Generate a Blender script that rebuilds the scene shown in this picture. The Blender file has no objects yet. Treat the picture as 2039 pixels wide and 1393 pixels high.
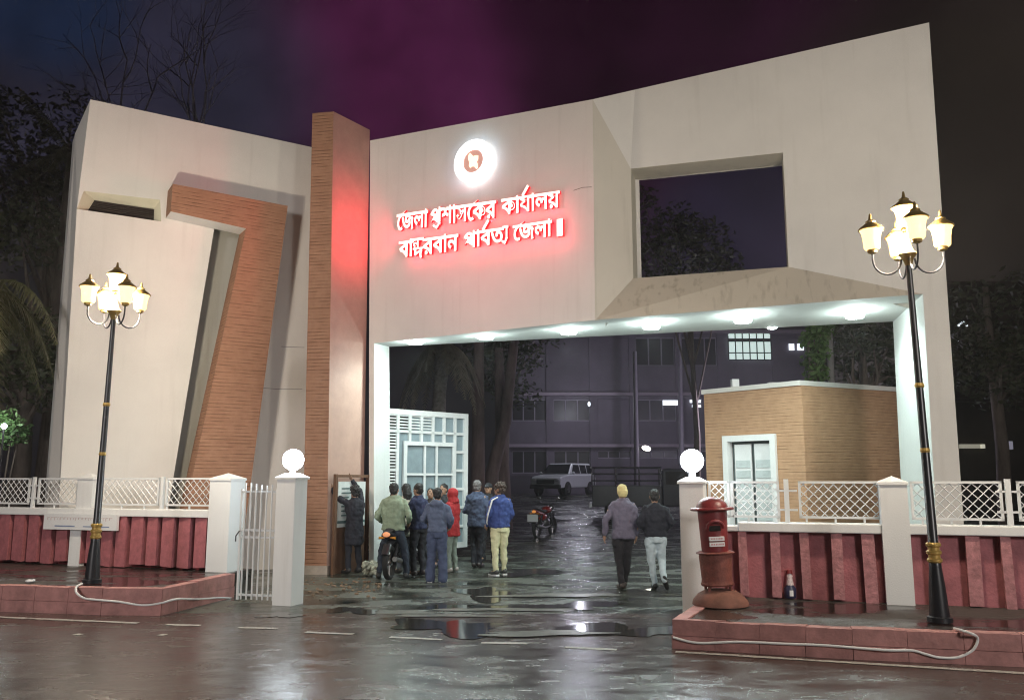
import bpy, bmesh, math, random
from mathutils import Vector, Matrix
R = math.radians
SC = bpy.context.scene
COL = SC.collection

# ------------------------------------------------------------------ camera
F, CX, CY, CH = 1680.0, 1019.5, 696.5, 1.75
PIT = math.atan(258.5 / F)
cam = bpy.data.cameras.new('camera'); camo = bpy.data.objects.new('camera', cam); COL.objects.link(camo)
camo.location = (0, 0, CH); camo.rotation_euler = (R(90) + PIT, 0, 0)
cam.sensor_width = 36; cam.lens = F / 2039 * 36; cam.clip_start = .1; cam.clip_end = 2000
SC.camera = camo

# ------------------------------------------------------------------ world: night sky with patches of coloured glow painted in
world = bpy.data.worlds.new('World'); SC.world = world; world.use_nodes = True
nt = world.node_tree; nt.nodes.clear()
wo = nt.nodes.new('ShaderNodeOutputWorld'); bg = nt.nodes.new('ShaderNodeBackground'); nt.links.new(bg.outputs[0], wo.inputs[0])
tc = nt.nodes.new('ShaderNodeTexCoord')
def ray(px, py):
    r = (px - CX) / F; u = (CY - py) / F
    return Vector((r, math.cos(PIT) - u * math.sin(PIT), math.sin(PIT) + u * math.cos(PIT)))
prev = nt.nodes.new('ShaderNodeRGB'); prev.outputs[0].default_value = (.009, .008, .010, 1); cur = prev.outputs[0]
def glow(px, py, col, lo, hi):
    global cur
    d = ray(px, py).normalized()
    v = nt.nodes.new('ShaderNodeVectorMath'); v.operation = 'DOT_PRODUCT'; v.inputs[1].default_value = d
    n = nt.nodes.new('ShaderNodeVectorMath'); n.operation = 'NORMALIZE'
    nt.links.new(tc.outputs['Generated'], n.inputs[0]); nt.links.new(n.outputs[0], v.inputs[0])
    m = nt.nodes.new('ShaderNodeMapRange'); m.interpolation_type = 'SMOOTHERSTEP'
    m.inputs[1].default_value = math.cos(R(hi)); m.inputs[2].default_value = math.cos(R(lo))
    nt.links.new(v.outputs['Value'], m.inputs[0])
    x = nt.nodes.new('ShaderNodeMixRGB'); x.inputs[2].default_value = (*col, 1)
    nt.links.new(m.outputs[0], x.inputs[0]); nt.links.new(cur, x.inputs[1]); cur = x.outputs[0]
glow(1300, 100, (.014, .003, .010), 0, 26)
glow(740, 190, (.060, .010, .042), 0, 12)
glow(300, 200, (.018, .017, .032), 0, 14)
glow(1950, 300, (.013, .010, .008), 0, 15)
glow(90, -20, (.010, .018, .045), 0, 6)
glow(1500, 500, (.014, .011, .024), 0, 10)
nz = nt.nodes.new('ShaderNodeTexNoise'); nz.inputs['Scale'].default_value = 7; nz.inputs['Detail'].default_value = 6
nt.links.new(tc.outputs['Generated'], nz.inputs['Vector'])
nr = nt.nodes.new('ShaderNodeMapRange'); nr.inputs[1].default_value = .3; nr.inputs[2].default_value = .75; nr.inputs[3].default_value = .5; nr.inputs[4].default_value = 1.5
nt.links.new(nz.outputs['Fac'], nr.inputs[0])
mm = nt.nodes.new('ShaderNodeVectorMath'); mm.operation = 'SCALE'
nt.links.new(cur, mm.inputs[0]); nt.links.new(nr.outputs[0], mm.inputs['Scale'])
nt.links.new(mm.outputs[0], bg.inputs[0]); bg.inputs[1].default_value = 1.0

# added fill spots standing in for street lighting, unseen behind the camera
def lamp(name, kind, loc, col, energy, size=.1, rot=None, **kw):
    l = bpy.data.lights.new(name, kind); l.color = col; l.energy = energy
    if kind == 'AREA': l.size = size
    else: l.shadow_soft_size = size
    for k, v in kw.items(): setattr(l, k, v)
    o = bpy.data.objects.new(name, l); COL.objects.link(o); o.location = loc
    if rot: o.rotation_euler = rot
    return o
def spot_at(name, loc, target, col, energy, size, angle, blend=.6):
    o = lamp(name, 'SPOT', loc, col, energy, size, spot_size=R(angle), spot_blend=blend)
    o.rotation_euler = (Vector(target) - Vector(loc)).to_track_quat('-Z', 'Y').to_euler(); return o
spot_at('added_street_fill', (-10, -6, 6.5), (-7.0, 14, 2.0), (1, .955, .94), 5000, 1.6, 62, .8)
spot_at('added_street_fill', (11, -7, 6.5), (6.5, 14, 2.6), (1, .95, .91), 5200, 1.6, 62, .8)

SC.view_settings.view_transform = 'Standard'; SC.view_settings.look = 'None'
SC.view_settings.exposure = .14; SC.view_settings.gamma = 1
SC.cycles.use_denoising = True; SC.cycles.pixel_filter_type = 'BLACKMAN_HARRIS'; SC.cycles.filter_width = 1.1
SC.cycles.sample_clamp_indirect = 3; SC.cycles.sample_clamp_direct = 0
SC.cycles.max_bounces = 5; SC.cycles.caustics_reflective = False; SC.cycles.caustics_refractive = False

# ------------------------------------------------------------------ placing helpers
def at(px, py, Y): d = ray(px, py); t = Y / d.y; return Vector((d.x * t, Y, CH + d.z * t))
def gp(px, py, z=0): d = ray(px, py); t = (z - CH) / d.z; return Vector((d.x * t, d.y * t, z))
class Frame:                                   # a vertical plane: s along it, d behind it, z up
    def __init__(s, p, q):
        s.o = Vector((p[0], p[1], 0)); s.u = Vector((q[0] - p[0], q[1] - p[1], 0)); s.L = s.u.length; s.u.normalize()
        s.n = Vector((-s.u.y, s.u.x, 0))
    def pt(s, a, d, z): v = s.o + s.u * a + s.n * d; return Vector((v.x, v.y, z))
    def hit(s, px, py, d=0):
        r = ray(px, py); o = s.o + s.n * d
        t = (o.x * s.n.x + o.y * s.n.y) / (r.x * s.n.x + r.y * s.n.y)
        return Vector((r.x * t, r.y * t, CH + r.z * t))
    def sz(s, px, py, d=0):
        v = s.hit(px, py, d); return ((v - s.o).dot(s.u), v.z)
class MB:
    def __init__(s): s.b = bmesh.new()
    def face(s, pts):
        vs = [s.b.verts.new(p) for p in pts]
        try: return s.b.faces.new(vs)
        except ValueError: pass
    def solid(s, a, b):                        # two matching outlines joined into a closed body
        va = [s.b.verts.new(p) for p in a]; vb = [s.b.verts.new(p) for p in b]; n = len(va)
        s.b.faces.new(va); s.b.faces.new(vb[::-1])
        for i in range(n): s.b.faces.new((va[i], vb[i], vb[(i + 1) % n], va[(i + 1) % n]))
    def box(s, x0, x1, y0, y1, z0, z1, m=None):
        P = [Vector(p) for p in ((x0, y0, z0), (x1, y0, z0), (x1, y1, z0), (x0, y1, z0))]
        Q = [Vector((p.x, p.y, z1)) for p in P]
        if m: P = [m @ p for p in P]; Q = [m @ p for p in Q]
        s.solid(P, Q)
    def fbox(s, f, s0, s1, d0, d1, z0, z1):
        s.solid([f.pt(s0, d0, z0), f.pt(s1, d0, z0), f.pt(s1, d1, z0), f.pt(s0, d1, z0)],
                [f.pt(s0, d0, z1), f.pt(s1, d0, z1), f.pt(s1, d1, z1), f.pt(s0, d1, z1)])
    def loft(s, rings, n=16, m=None, cap=True):   # rings: (cx, cy, cz, rx, ry)
        prev = None; first = None
        for (x, y, z, rx, ry) in rings:
            vs = []
            for i in range(n):
                a = 2 * math.pi * i / n; p = Vector((x + rx * math.cos(a), y + ry * math.sin(a), z))
                vs.append(s.b.verts.new(m @ p if m else p))
            if prev:
                for i in range(n): s.b.faces.new((prev[i], prev[(i + 1) % n], vs[(i + 1) % n], vs[i]))
            else: first = vs
            prev = vs
        if cap: s.b.faces.new(first[::-1]); s.b.faces.new(prev)
    def tube(s, pts, rad, n=8, cap=True, sq=1.0):
        pts = [Vector(p) for p in pts]; k = len(pts)
        if not isinstance(rad, (list, tuple)): rad = [rad] * k
        prev = None; up = None; first = None
        for i, p in enumerate(pts):
            t = (pts[min(i + 1, k - 1)] - pts[max(i - 1, 0)]).normalized()
            if up is None: up = Vector((0, 0, 1)) if abs(t.z) < .9 else Vector((1, 0, 0))
            a = t.cross(up).normalized(); b = a.cross(t).normalized(); up = b
            vs = [s.b.verts.new(p + (a * math.cos(2 * math.pi * j / n) + b * sq * math.sin(2 * math.pi * j / n)) * rad[i]) for j in range(n)]
            if prev:
                for j in range(n): s.b.faces.new((prev[j], prev[(j + 1) % n], vs[(j + 1) % n], vs[j]))
            else: first = vs
            prev = vs
        if cap: s.b.faces.new(first[::-1]); s.b.faces.new(prev)
    def ball(s, c, r, seg=12, rings=8, m=None):
        if not isinstance(r, (list, tuple)): r = (r, r, r)
        M = Matrix.Translation(c) @ (m if m else Matrix.Identity(4)) @ Matrix.Diagonal((*r, 1))
        bmesh.ops.create_uvsphere(s.b, u_segments=seg, v_segments=rings, radius=1, matrix=M)
    def build(s, name, mat, parent=None, smooth=False, world=True, label=None, bevel=0):
        bmesh.ops.recalc_face_normals(s.b, faces=s.b.faces)
        me = bpy.data.meshes.new(name)
        o = bpy.data.objects.new(name, me); COL.objects.link(o)
        off = Vector((0, 0, 0)); q = parent
        while q: off += Vector(q.location); q = q.parent
        if world and off.length:
            for v in s.b.verts: v.co -= off
        if smooth:
            for f in s.b.faces: f.smooth = True
        s.b.to_mesh(me); s.b.free(); me.materials.append(mat)
        if parent: o.parent = parent
        if label: o['label'] = label
        if bevel:
            b = o.modifiers.new('bevel', 'BEVEL'); b.width = bevel; b.segments = 2; b.limit_method = 'ANGLE'
        if smooth and not bevel:
            me.set_sharp_from_angle(angle=R(40))
        return o
def tag(o, label, cat, group=None, kind=None):
    if label: o['label'] = label
    if cat: o['category'] = cat
    if group: o['group'] = group
    if kind: o['kind'] = kind
    return o
def thing(name, label, cat, loc=(0, 0, 0), rz=0, group=None):
    o = bpy.data.objects.new(name, None); COL.objects.link(o); o.location = loc; o.rotation_euler.z = rz
    o.empty_display_size = .2
    return tag(o, label, cat, group)
def copy_tree(o, parent=None):
    c = o.copy(); COL.objects.link(c)
    if parent: c.parent = parent
    for ch in [x for x in SC.objects if x.parent == o]: copy_tree(ch, c)
    return c

# ------------------------------------------------------------------ materials
def mat(name, col, rough=.7, var=.12, scale=6, bump=0, bscale=40, metal=0, emit=None, estr=0, stretch=None, col2=None, spec=None, coat=0):
    m = bpy.data.materials.new(name); m.use_nodes = True; n = m.node_tree; b = n.nodes['Principled BSDF']
    b.inputs['Base Color'].default_value = (*col, 1); b.inputs['Roughness'].default_value = rough; b.inputs['Metallic'].default_value = metal
    if spec is not None: b.inputs['Specular IOR Level'].default_value = spec
    if coat: b.inputs['Coat Weight'].default_value = coat; b.inputs['Coat Roughness'].default_value = .1
    if emit: b.inputs['Emission Color'].default_value = (*emit, 1); b.inputs['Emission Strength'].default_value = estr
    t = n.nodes.new('ShaderNodeTexCoord'); mp = n.nodes.new('ShaderNodeMapping'); n.links.new(t.outputs['Object'], mp.inputs[0])
    if stretch: mp.inputs['Scale'].default_value = stretch
    if var:
        z = n.nodes.new('ShaderNodeTexNoise'); z.inputs['Scale'].default_value = scale; z.inputs['Detail'].default_value = 8; z.inputs['Roughness'].default_value = .65
        n.links.new(mp.outputs[0], z.inputs['Vector'])
        r = n.nodes.new('ShaderNodeValToRGB'); r.color_ramp.elements[0].position = .3; r.color_ramp.elements[1].position = .72
        c2 = col2 if col2 else tuple(min(1, c * (1 + var)) for c in col)
        c1 = col if col2 else tuple(c * (1 - var) for c in col)
        r.color_ramp.elements[0].color = (*c1, 1); r.color_ramp.elements[1].color = (*c2, 1)
        n.links.new(z.outputs['Fac'], r.inputs[0]); n.links.new(r.outputs[0], b.inputs['Base Color'])
    if bump:
        z2 = n.nodes.new('ShaderNodeTexNoise'); z2.inputs['Scale'].default_value = bscale; z2.inputs['Detail'].default_value = 5
        n.links.new(mp.outputs[0], z2.inputs['Vector'])
        bp = n.nodes.new('ShaderNodeBump'); bp.inputs['Strength'].default_value = bump; bp.inputs['Distance'].default_value = .02
        n.links.new(z2.outputs['Fac'], bp.inputs['Height']); n.links.new(bp.outputs[0], b.inputs['Normal'])
    return m
def plaster(name, col, stain=.35, streak=.5):
    """painted render: faint mottling, rain streaks running down, hairline grime"""
    m = mat(name, col, .75, .04, 1.2, .12, 60); n = m.node_tree; b = n.nodes['Principled BSDF']
    src = b.inputs['Base Color'].links[0].from_socket
    t = n.nodes.new('ShaderNodeTexCoord'); mp = n.nodes.new('ShaderNodeMapping'); mp.inputs['Scale'].default_value = (3.2, 3.2, .22)
    n.links.new(t.outputs['Object'], mp.inputs[0])
    z = n.nodes.new('ShaderNodeTexNoise'); z.inputs['Scale'].default_value = 2.2; z.inputs['Detail'].default_value = 7
    n.links.new(mp.outputs[0], z.inputs['Vector'])
    r = n.nodes.new('ShaderNodeMapRange'); r.inputs[1].default_value = .56; r.inputs[2].default_value = .8; r.inputs[3].default_value = 0; r.inputs[4].default_value = stain * streak
    n.links.new(z.outputs['Fac'], r.inputs[0])
    x = n.nodes.new('ShaderNodeMixRGB'); x.inputs[2].default_value = (col[0] * .45, col[1] * .42, col[2] * .36, 1)
    n.links.new(r.outputs[0], x.inputs[0]); n.links.new(src, x.inputs[1]); n.links.new(x.outputs[0], b.inputs['Base Color'])
    return m
def facing_brick(name, c1, c2, dark, course=.078, depth=1.0, lines=.85):
    """thin ribbed facing tiles laid in horizontal courses, some joints darker than others"""
    m = mat(name, c1, .7, .2, 5, 0, col2=c2); n = m.node_tree; b = n.nodes['Principled BSDF']
    src = b.inputs['Base Color'].links[0].from_socket
    t = n.nodes.new('ShaderNodeTexCoord'); sp = n.nodes.new('ShaderNodeSeparateXYZ'); n.links.new(t.outputs['Object'], sp.inputs[0])
    wob = n.nodes.new('ShaderNodeTexNoise'); wob.inputs['Scale'].default_value = 1.5; n.links.new(t.outputs['Object'], wob.inputs['Vector'])
    def M(op, a, b_=None, c=None):
        q = n.nodes.new('ShaderNodeMath'); q.operation = op
        for i, v in enumerate((a, b_, c)):
            if v is None: continue
            if isinstance(v, (int, float)): q.inputs[i].default_value = v
            else: n.links.new(v, q.inputs[i])
        return q.outputs[0]
    zz = M('MULTIPLY_ADD', wob.outputs['Fac'], .012, sp.outputs['Z'])
    fr = M('FRACT', M('DIVIDE', zz, course))
    ln = M('SMOOTH_MIN', M('MULTIPLY', fr, 5), M('MULTIPLY', M('SUBTRACT', 1.0, fr), 5), .2)   # 0 in the joint, up between
    ln = M('MINIMUM', ln, 1.0)
    mp = n.nodes.new('ShaderNodeMapping'); mp.inputs['Scale'].default_value = (2.4, 2.4, 12); n.links.new(t.outputs['Object'], mp.inputs[0])
    z = n.nodes.new('ShaderNodeTexNoise'); z.inputs['Scale'].default_value = 1.6; z.inputs['Detail'].default_value = 6; n.links.new(mp.outputs[0], z.inputs['Vector'])
    g = n.nodes.new('ShaderNodeMapRange'); g.inputs[1].default_value = .42; g.inputs[2].default_value = .6; g.inputs[3].default_value = .15; g.inputs[4].default_value = 1; n.links.new(z.outputs['Fac'], g.inputs[0])
    k = M('MULTIPLY', M('MULTIPLY', M('SUBTRACT', 1.0, ln), g.outputs[0]), lines)
    x = n.nodes.new('ShaderNodeMixRGB'); x.inputs[2].default_value = (*dark, 1)
    n.links.new(k, x.inputs[0]); n.links.new(src, x.inputs[1]); n.links.new(x.outputs[0], b.inputs['Base Color'])
    bp = n.nodes.new('ShaderNodeBump'); bp.inputs['Strength'].default_value = depth; bp.inputs['Distance'].default_value = .012
    n.links.new(M('SUBTRACT', 1.0, k), bp.inputs['Height']); n.links.new(bp.outputs[0], b.inputs['Normal'])
    return m
WHITE = plaster('cream_wall_paint', (.74, .71, .665), .28, .5)
WHITE2 = plaster('white_post_paint', (.78, .78, .77), .35, .5)
DIRTY = plaster('dirty_cream_plaster', (.56, .50, .41), 1.0, .8)
SHADEREV = plaster('shaded_recess_plaster', (.42, .41, .37), .6, .6)  # shade of the wing recess put into a darker grey plaster
BRICK = facing_brick('terracotta_facing_tiles', (.29, .145, .085), (.38, .205, .125), (.10, .04, .018), .068, .9, .75)
BRICK2 = facing_brick('ochre_facing_tiles', (.40, .225, .125), (.50, .30, .175), (.16, .08, .04), .068, .8, .65)
TERRA = mat('smooth_terracotta_render', (.47, .31, .25), .6, .1, 3, .1, 30)
DARK = mat('near_black', (.012, .008, .006), .9, 0)
IRON = mat('black_painted_iron', (.02, .02, .024), .35, .1, 8, spec=.6)
GOLD = mat('gold_paint', (.55, .36, .10), .4, .1, metal=.3)
BRASS = mat('aged_brass', (.36, .24, .08), .4, .1, metal=.6)
WMETAL = mat('white_enamel_metal', (.74, .75, .75), .4, .05)
RED = mat('maroon_concrete_paint', (.42, .14, .155), .6, .25, 10, .15, 40)
RED2 = mat('brick_red_paint', (.38, .13, .145), .65, .28, 5, .3, 30)
KERB = mat('brick_red_kerb_paint', (.44, .21, .19), .65, .35, 4, .4, 18)
PRED = mat('post_office_red_paint', (.21, .024, .026), .4, .25, 6, .15, 30, spec=.6)
PRUST = mat('rusty_red_metal', (.19, .055, .04), .7, .4, 9, .3, 40)
RUBBER = mat('black_rubber', (.015, .015, .015), .75, .1)
CHROME = mat('chrome', (.7, .7, .72), .2, 0, metal=1)
GLASS = mat('dark_window_glass', (.012, .012, .016), .08, 0, spec=.8)
PANE = mat('dusty_window_glass', (.02, .018, .024), .35, 0, spec=.3)
PWHITE = mat('white_plastic', (.78, .78, .78), .45, .03)
PAINTLINE = mat('worn_white_road_paint', (.42, .40, .37), .5, .35, 14)
def emis(name, col, s, cam_col=None):
    m = bpy.data.materials.new(name); m.use_nodes = True; b = m.node_tree.nodes['Principled BSDF']
    b.inputs['Base Color'].default_value = (*col, 1); b.inputs['Emission Color'].default_value = (*col, 1); b.inputs['Emission Strength'].default_value = s
    b.inputs['Roughness'].default_value = .4
    return m
E_GLOBE = emis('lit_globe', (.82, .93, 1), 60)
E_LANT = emis('lit_frosted_lantern', (1, .72, .30), 1.9)
E_DOWN = emis('lit_downlight', (.86, 1, .97), 55)
E_LETTER = emis('lit_letter_face', (1, .93, .80), 1.25)
E_RED = emis('red_lit_letter_edge', (.8, .01, .02), 1.0)
E_RING = emis('lit_emblem_ring', (.95, .98, 1), 1.15)
E_WIN = emis('lit_window', (.62, .78, .72), .75)
E_WIN2 = emis('lit_small_window', (.85, .93, 1), 1.2)

# ------------------------------------------------------------------ ground, road, sidewalks
def ground_mat(name, dry, wet, rmin, rmax, sc, bump, puddle=None):
    m = bpy.data.materials.new(name); m.use_nodes = True; n = m.node_tree; b = n.nodes['Principled BSDF']
    t = n.nodes.new('ShaderNodeTexCoord')
    mp = n.nodes.new('ShaderNodeMapping'); mp.inputs['Scale'].default_value = (.5, 1, 1); n.links.new(t.outputs['Object'], mp.inputs[0])
    z = n.nodes.new('ShaderNodeTexNoise'); z.inputs['Scale'].default_value = sc; z.inputs['Detail'].default_value = 9; z.inputs['Roughness'].default_value = .6; z.inputs['Distortion'].default_value = .4
    n.links.new(mp.outputs[0], z.inputs['Vector'])
    w = n.nodes.new('ShaderNodeMapRange'); w.inputs[1].default_value = puddle[0] if puddle else .42; w.inputs[2].default_value = puddle[1] if puddle else .6
    n.links.new(z.outputs['Fac'], w.inputs[0])                  # 1 = dry and raised, 0 = wet and low
    g = n.nodes.new('ShaderNodeTexNoise'); g.inputs['Scale'].default_value = 55; g.inputs['Detail'].default_value = 8; n.links.new(t.outputs['Object'], g.inputs['Vector'])
    c = n.nodes.new('ShaderNodeMixRGB'); c.inputs[1].default_value = (*wet, 1); c.inputs[2].default_value = (*dry, 1); n.links.new(w.outputs[0], c.inputs[0])
    c2 = n.nodes.new('ShaderNodeMixRGB'); c2.blend_type = 'MULTIPLY'; c2.inputs[0].default_value = .7; n.links.new(c.outputs[0], c2.inputs[1])
    gr = n.nodes.new('ShaderNodeValToRGB'); gr.color_ramp.elements[0].position = .35; gr.color_ramp.elements[0].color = (.45, .45, .45, 1); gr.color_ramp.elements[1].position = .65; gr.color_ramp.elements[1].color = (1.3, 1.3, 1.3, 1)
    n.links.new(g.outputs['Fac'], gr.inputs[0]); n.links.new(gr.outputs[0], c2.inputs[2]); n.links.new(c2.outputs[0], b.inputs['Base Color'])
    r = n.nodes.new('ShaderNodeMapRange'); r.inputs[3].default_value = rmin; r.inputs[4].default_value = rmax; n.links.new(w.outputs[0], r.inputs[0]); n.links.new(r.outputs[0], b.inputs['Roughness'])
    h = n.nodes.new('ShaderNodeMath'); h.operation = 'MULTIPLY'; n.links.new(w.outputs[0], h.inputs[0]); n.links.new(g.outputs['Fac'], h.inputs[1])
    bp = n.nodes.new('ShaderNodeBump'); bp.inputs['Strength'].default_value = bump; bp.inputs['Distance'].default_value = .02
    n.links.new(h.outputs[0], bp.inputs['Height']); n.links.new(bp.outputs[0], b.inputs['Normal'])
    b.inputs['Specular IOR Level'].default_value = .75
    return m
M_ROAD = ground_mat('wet_asphalt', (.095, .070, .060), (.042, .031, .026), .10, .36, 4.0, .3, (.22, .78))
M_YARD = ground_mat('wet_rough_concrete', (.10, .108, .088), (.03, .033, .027), .05, .36, 1.6, .8, (.38, .60))
M_SIDE = ground_mat('wet_dirty_pavement', (.06, .05, .042), (.022, .019, .017), .15, .6, 1.3, .6, (.45, .6))
m = MB()
xs = [-300, -60, -20, 20, 60, 300]; ys = [-40, 2, 12.2]
m.face([(-90, -40, 0), (90, -40, 0), (90, 11.6, 0), (-90, 11.6, 0)])
tag(m.build('road', M_ROAD), None, None, kind='structure')
m = MB(); prof = [(11.6, 0), (16, 0), (24, 0), (32, .1), (38, .55), (44, .95), (60, 1.0), (105, 1.0)]
for (a, za), (b, zb) in zip(prof, prof[1:]):
    m.face([(-90, a, za), (90, a, za), (90, b, zb), (-90, b, zb)])
tag(m.build('forecourt_ground', M_YARD), None, None, kind='structure')
# fence line shared by both boundary walls
FA = gp(415, 1135, .34); FB = gp(2022, 1208, .30)
FEN = Frame(FA, FB)
ZL, ZR = .34, .29
def prism(pts, z0, z1, name, ma, kind='structure', bevel=0):
    m = MB(); m.solid([Vector((p[0], p[1], z0)) for p in pts], [Vector((p[0], p[1], z1)) for p in pts])
    return tag(m.build(name, ma, bevel=bevel), None, None, kind=kind)
fl = FEN.pt(-30, .4, 0); f0 = FEN.pt(.05, .4, 0)
kL = [gp(-2600, 1200), gp(0, 1217), gp(200, 1224), gp(320, 1225), gp(352, 1217), gp(465, 1188)]
kL = [Vector((-40, kL[1].y + .9, 0))] + kL[1:]
side_left = [(p.x, p.y + .01) for p in kL] + [(f0.x + .4, f0.y), (fl.x, fl.y + 4)]
kR = [gp(1340, 1290), gp(1700, 1312), gp(2039, 1327)]
k_end = kR[-1] + (kR[-1] - kR[1]) * 20
pC = FEN.hit(1400, 1190); pc = FEN.pt((pC - FEN.o).dot(FEN.u) + .1, .5, 0)
frR = FEN.pt(60, .5, 0)
side_right = [(kR[0].x, kR[0].y), (kR[1].x, kR[1].y), (kR[2].x, kR[2].y), (k_end.x, k_end.y), (frR.x, frR.y), (pc.x, pc.y)]
def sidewalk(poly, nk, z, name_side):
    # kerb = the outer strip along the first nk edges; the paved top sits inside it
    n = len(poly); inner = []
    for i in range(nk + 1):
        p = Vector((*poly[i], 0)); a = Vector((*poly[max(i - 1, 0)], 0)); b = Vector((*poly[min(i + 1, nk)], 0))
        t = (b - a).normalized(); inn = Vector((-t.y, t.x, 0)); inner.append(p + inn * .17)
    m = MB()
    for i in range(nk):
        a, b = Vector((*poly[i], 0)), Vector((*poly[i + 1], 0))
        L = (b - a).length; k = max(1, min(60, int(L / .42)))
        for j in range(k):
            g = .004
            p0 = a.lerp(b, (j + g) / k); p1 = a.lerp(b, (j + 1 - g) / k); q0 = inner[i].lerp(inner[i + 1], (j + g) / k); q1 = inner[i].lerp(inner[i + 1], (j + 1 - g) / k)
            zt = z + random.uniform(-.006, .006)
            for (z0, z1, o_) in ((0, z * .45, .012), (z * .45 + .004, zt, 0)):
                if nk == 5 and o_: o_ = .008
                nrm = (p0 - q0).normalized() * o_
                m.solid([Vector((*(p0 + nrm).xy, z0)), Vector((*(p1 + nrm).xy, z0)), Vector((*q1.xy, z0)), Vector((*q0.xy, z0))],
                        [Vector((*(p0 + nrm).xy, z1)), Vector((*(p1 + nrm).xy, z1)), Vector((*q1.xy, z1)), Vector((*q0.xy, z1))])
    tag(m.build('kerb', KERB), None, None, kind='structure')
    top = [(p.x, p.y) for p in inner] + list(poly[nk + 1:])
    m = MB(); m.solid([Vector((*p, -.02)) for p in top], [Vector((*p, z - .012)) for p in top])
    tag(m.build('sidewalk', M_SIDE), None, None, kind='structure')
random.seed(3)
sidewalk(side_left, 5, ZL, 'left')
# right sidewalk: its open end towards the driveway is kerbed as well
sr = [side_right[-1]] + side_right[:-1]
sidewalk(sr, 4, ZR, 'right')
# road edge markings
m = MB()
def stripe(m, p, q, w=.10, z=.004, mid=None):
    a, b = gp(*p), gp(*q); t = (b - a).normalized(); nn = Vector((-t.y, t.x, 0)) * w / 2
    k = max(2, int((b - a).length / .25)); pts = []
    for side in (1, -1):
        row = []
        for i in range(k + 1):
            j = i if side == 1 else k - i
            c = a.lerp(b, j / k) + nn * side * random.uniform(.72, 1.1); row.append(Vector((c.x, c.y, z)))
        pts += row
    m.face(pts)
for seg in (((-900, 1188), (275, 1240)), ((330, 1243), (400, 1244.5)), ((474, 1249), (552, 1251)), ((608, 1258), (704, 1262)), ((776, 1268), (880, 1273)), ((958, 1279), (1050, 1281)), ((1125, 1288), (1228, 1293)), ((1345, 1297), (2039, 1340)), ((2039, 1340), (2900, 1393)), ((150, 1262), (163, 1263)), ((318, 1263), (330, 1264))):
    stripe(m, *seg)
tag(m.build('road_markings', PAINTLINE), None, None, kind='structure')

# standing water and cement patches on the forecourt
M_WATER = mat('standing_water', (.04, .038, .034), .09, 0, bump=.04, bscale=3, spec=1)
M_PATCH = mat('cement_patch', (.17, .17, .15), .3, .4, 3, .5, 14, stretch=(.5, 1, 1))
def blot(name, ma, px, py, w, h, z, seed, n=46, ragged=.45):
    rnd = random.Random(seed); c = gp(px, py); e = gp(px + w / 2, py); f_ = gp(px, py - h / 2); g_ = gp(px, py + h / 2)
    rx, ry = e.x - c.x, (f_.y - g_.y) / 2; cy = (f_.y + g_.y) / 2; ph = [rnd.uniform(0, 6.28) for _ in range(6)]
    m = MB(); pts = []
    for i in range(n):
        a_ = 2 * math.pi * i / n; k = 1 + ragged * sum(math.sin((j + 2) * a_ + ph[j]) / (j + 2) for j in range(6)) + rnd.uniform(-.05, .05)
        pts.append(Vector((c.x + rx * k * math.cos(a_), cy + ry * k * math.sin(a_), z)))
    m.face(pts); return tag(m.build(name, ma), None, None, kind='structure')
for i, (x, y, w, h) in enumerate(((895, 1248, 190, 30), (1245, 1255, 210, 26), (965, 1182, 120, 20), (1150, 1205, 170, 14), (700, 1215, 90, 12), (560, 1225, 60, 10), (1060, 1140, 140, 10))):
    blot('puddle', M_WATER, x, y, w, h, .006 if y > 1185 else .008, 40 + i, ragged=.7)
for i, (x, y, w, h) in enumerate(((1080, 1262, 260, 10), (1010, 1214, 240, 7), (1110, 1186, 220, 7), (880, 1226, 160, 6))):
    blot('cement_patch', M_PATCH, x, y, w, h, .011 if i % 2 else .0135, 70 + i, ragged=.45)

# ------------------------------------------------------------------ the gate monument
gate = thing('entrance_gate', 'tall cream concrete entrance gate with sloping roofline, square opening and terracotta pillar', 'gateway', (0, 16, 0))
def H(px, py, f, d=0): return f.hit(px, py, d)
a = at(737, 280, 17.2); ux = (-2850 - CX) / F * math.cos(PIT)
SG = Frame((a.x, a.y), (a.x - ux, a.y - 1))                      # plane of the sign panel
b = SG.hit(1180, 198); SG0 = SG; ux2 = (-4870 - CX) / F * math.cos(PIT)
RG = Frame((b.x, b.y), (b.x - ux2, b.y - 1))                     # plane of the big window wall
fq = Vector((0, 0, CH)) + (b - Vector((0, 0, CH))) * .962; SG = Frame((a.x, a.y), (fq.x, fq.y))     # the sign panel stands forward of the window wall at its free edge
BK = Frame(at(775, 690, 17.75), at(1778, 640, 16.0))             # back of the opening
GZ = -.02
def down(v, z=GZ): return Vector((v.x, v.y, z))
# sign panel
sTL = SG.hit(737, 280); sTR = SG.hit(1180, 198); sBL = SG.hit(745, 683); fold = SG.hit(1185, 637)
sBL0 = SG.hit(735, 684)
back = Vector((.25, .62, 0))
m = MB(); m.face([sTL, sTR, fold, sBL, sBL0]); m.face([sTL, sTL + back, sTR + back, sTR])
m.face([sBL0 + back, sTL + back, sTL, sBL0])
m.build('sign_panel', WHITE, gate)
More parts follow.
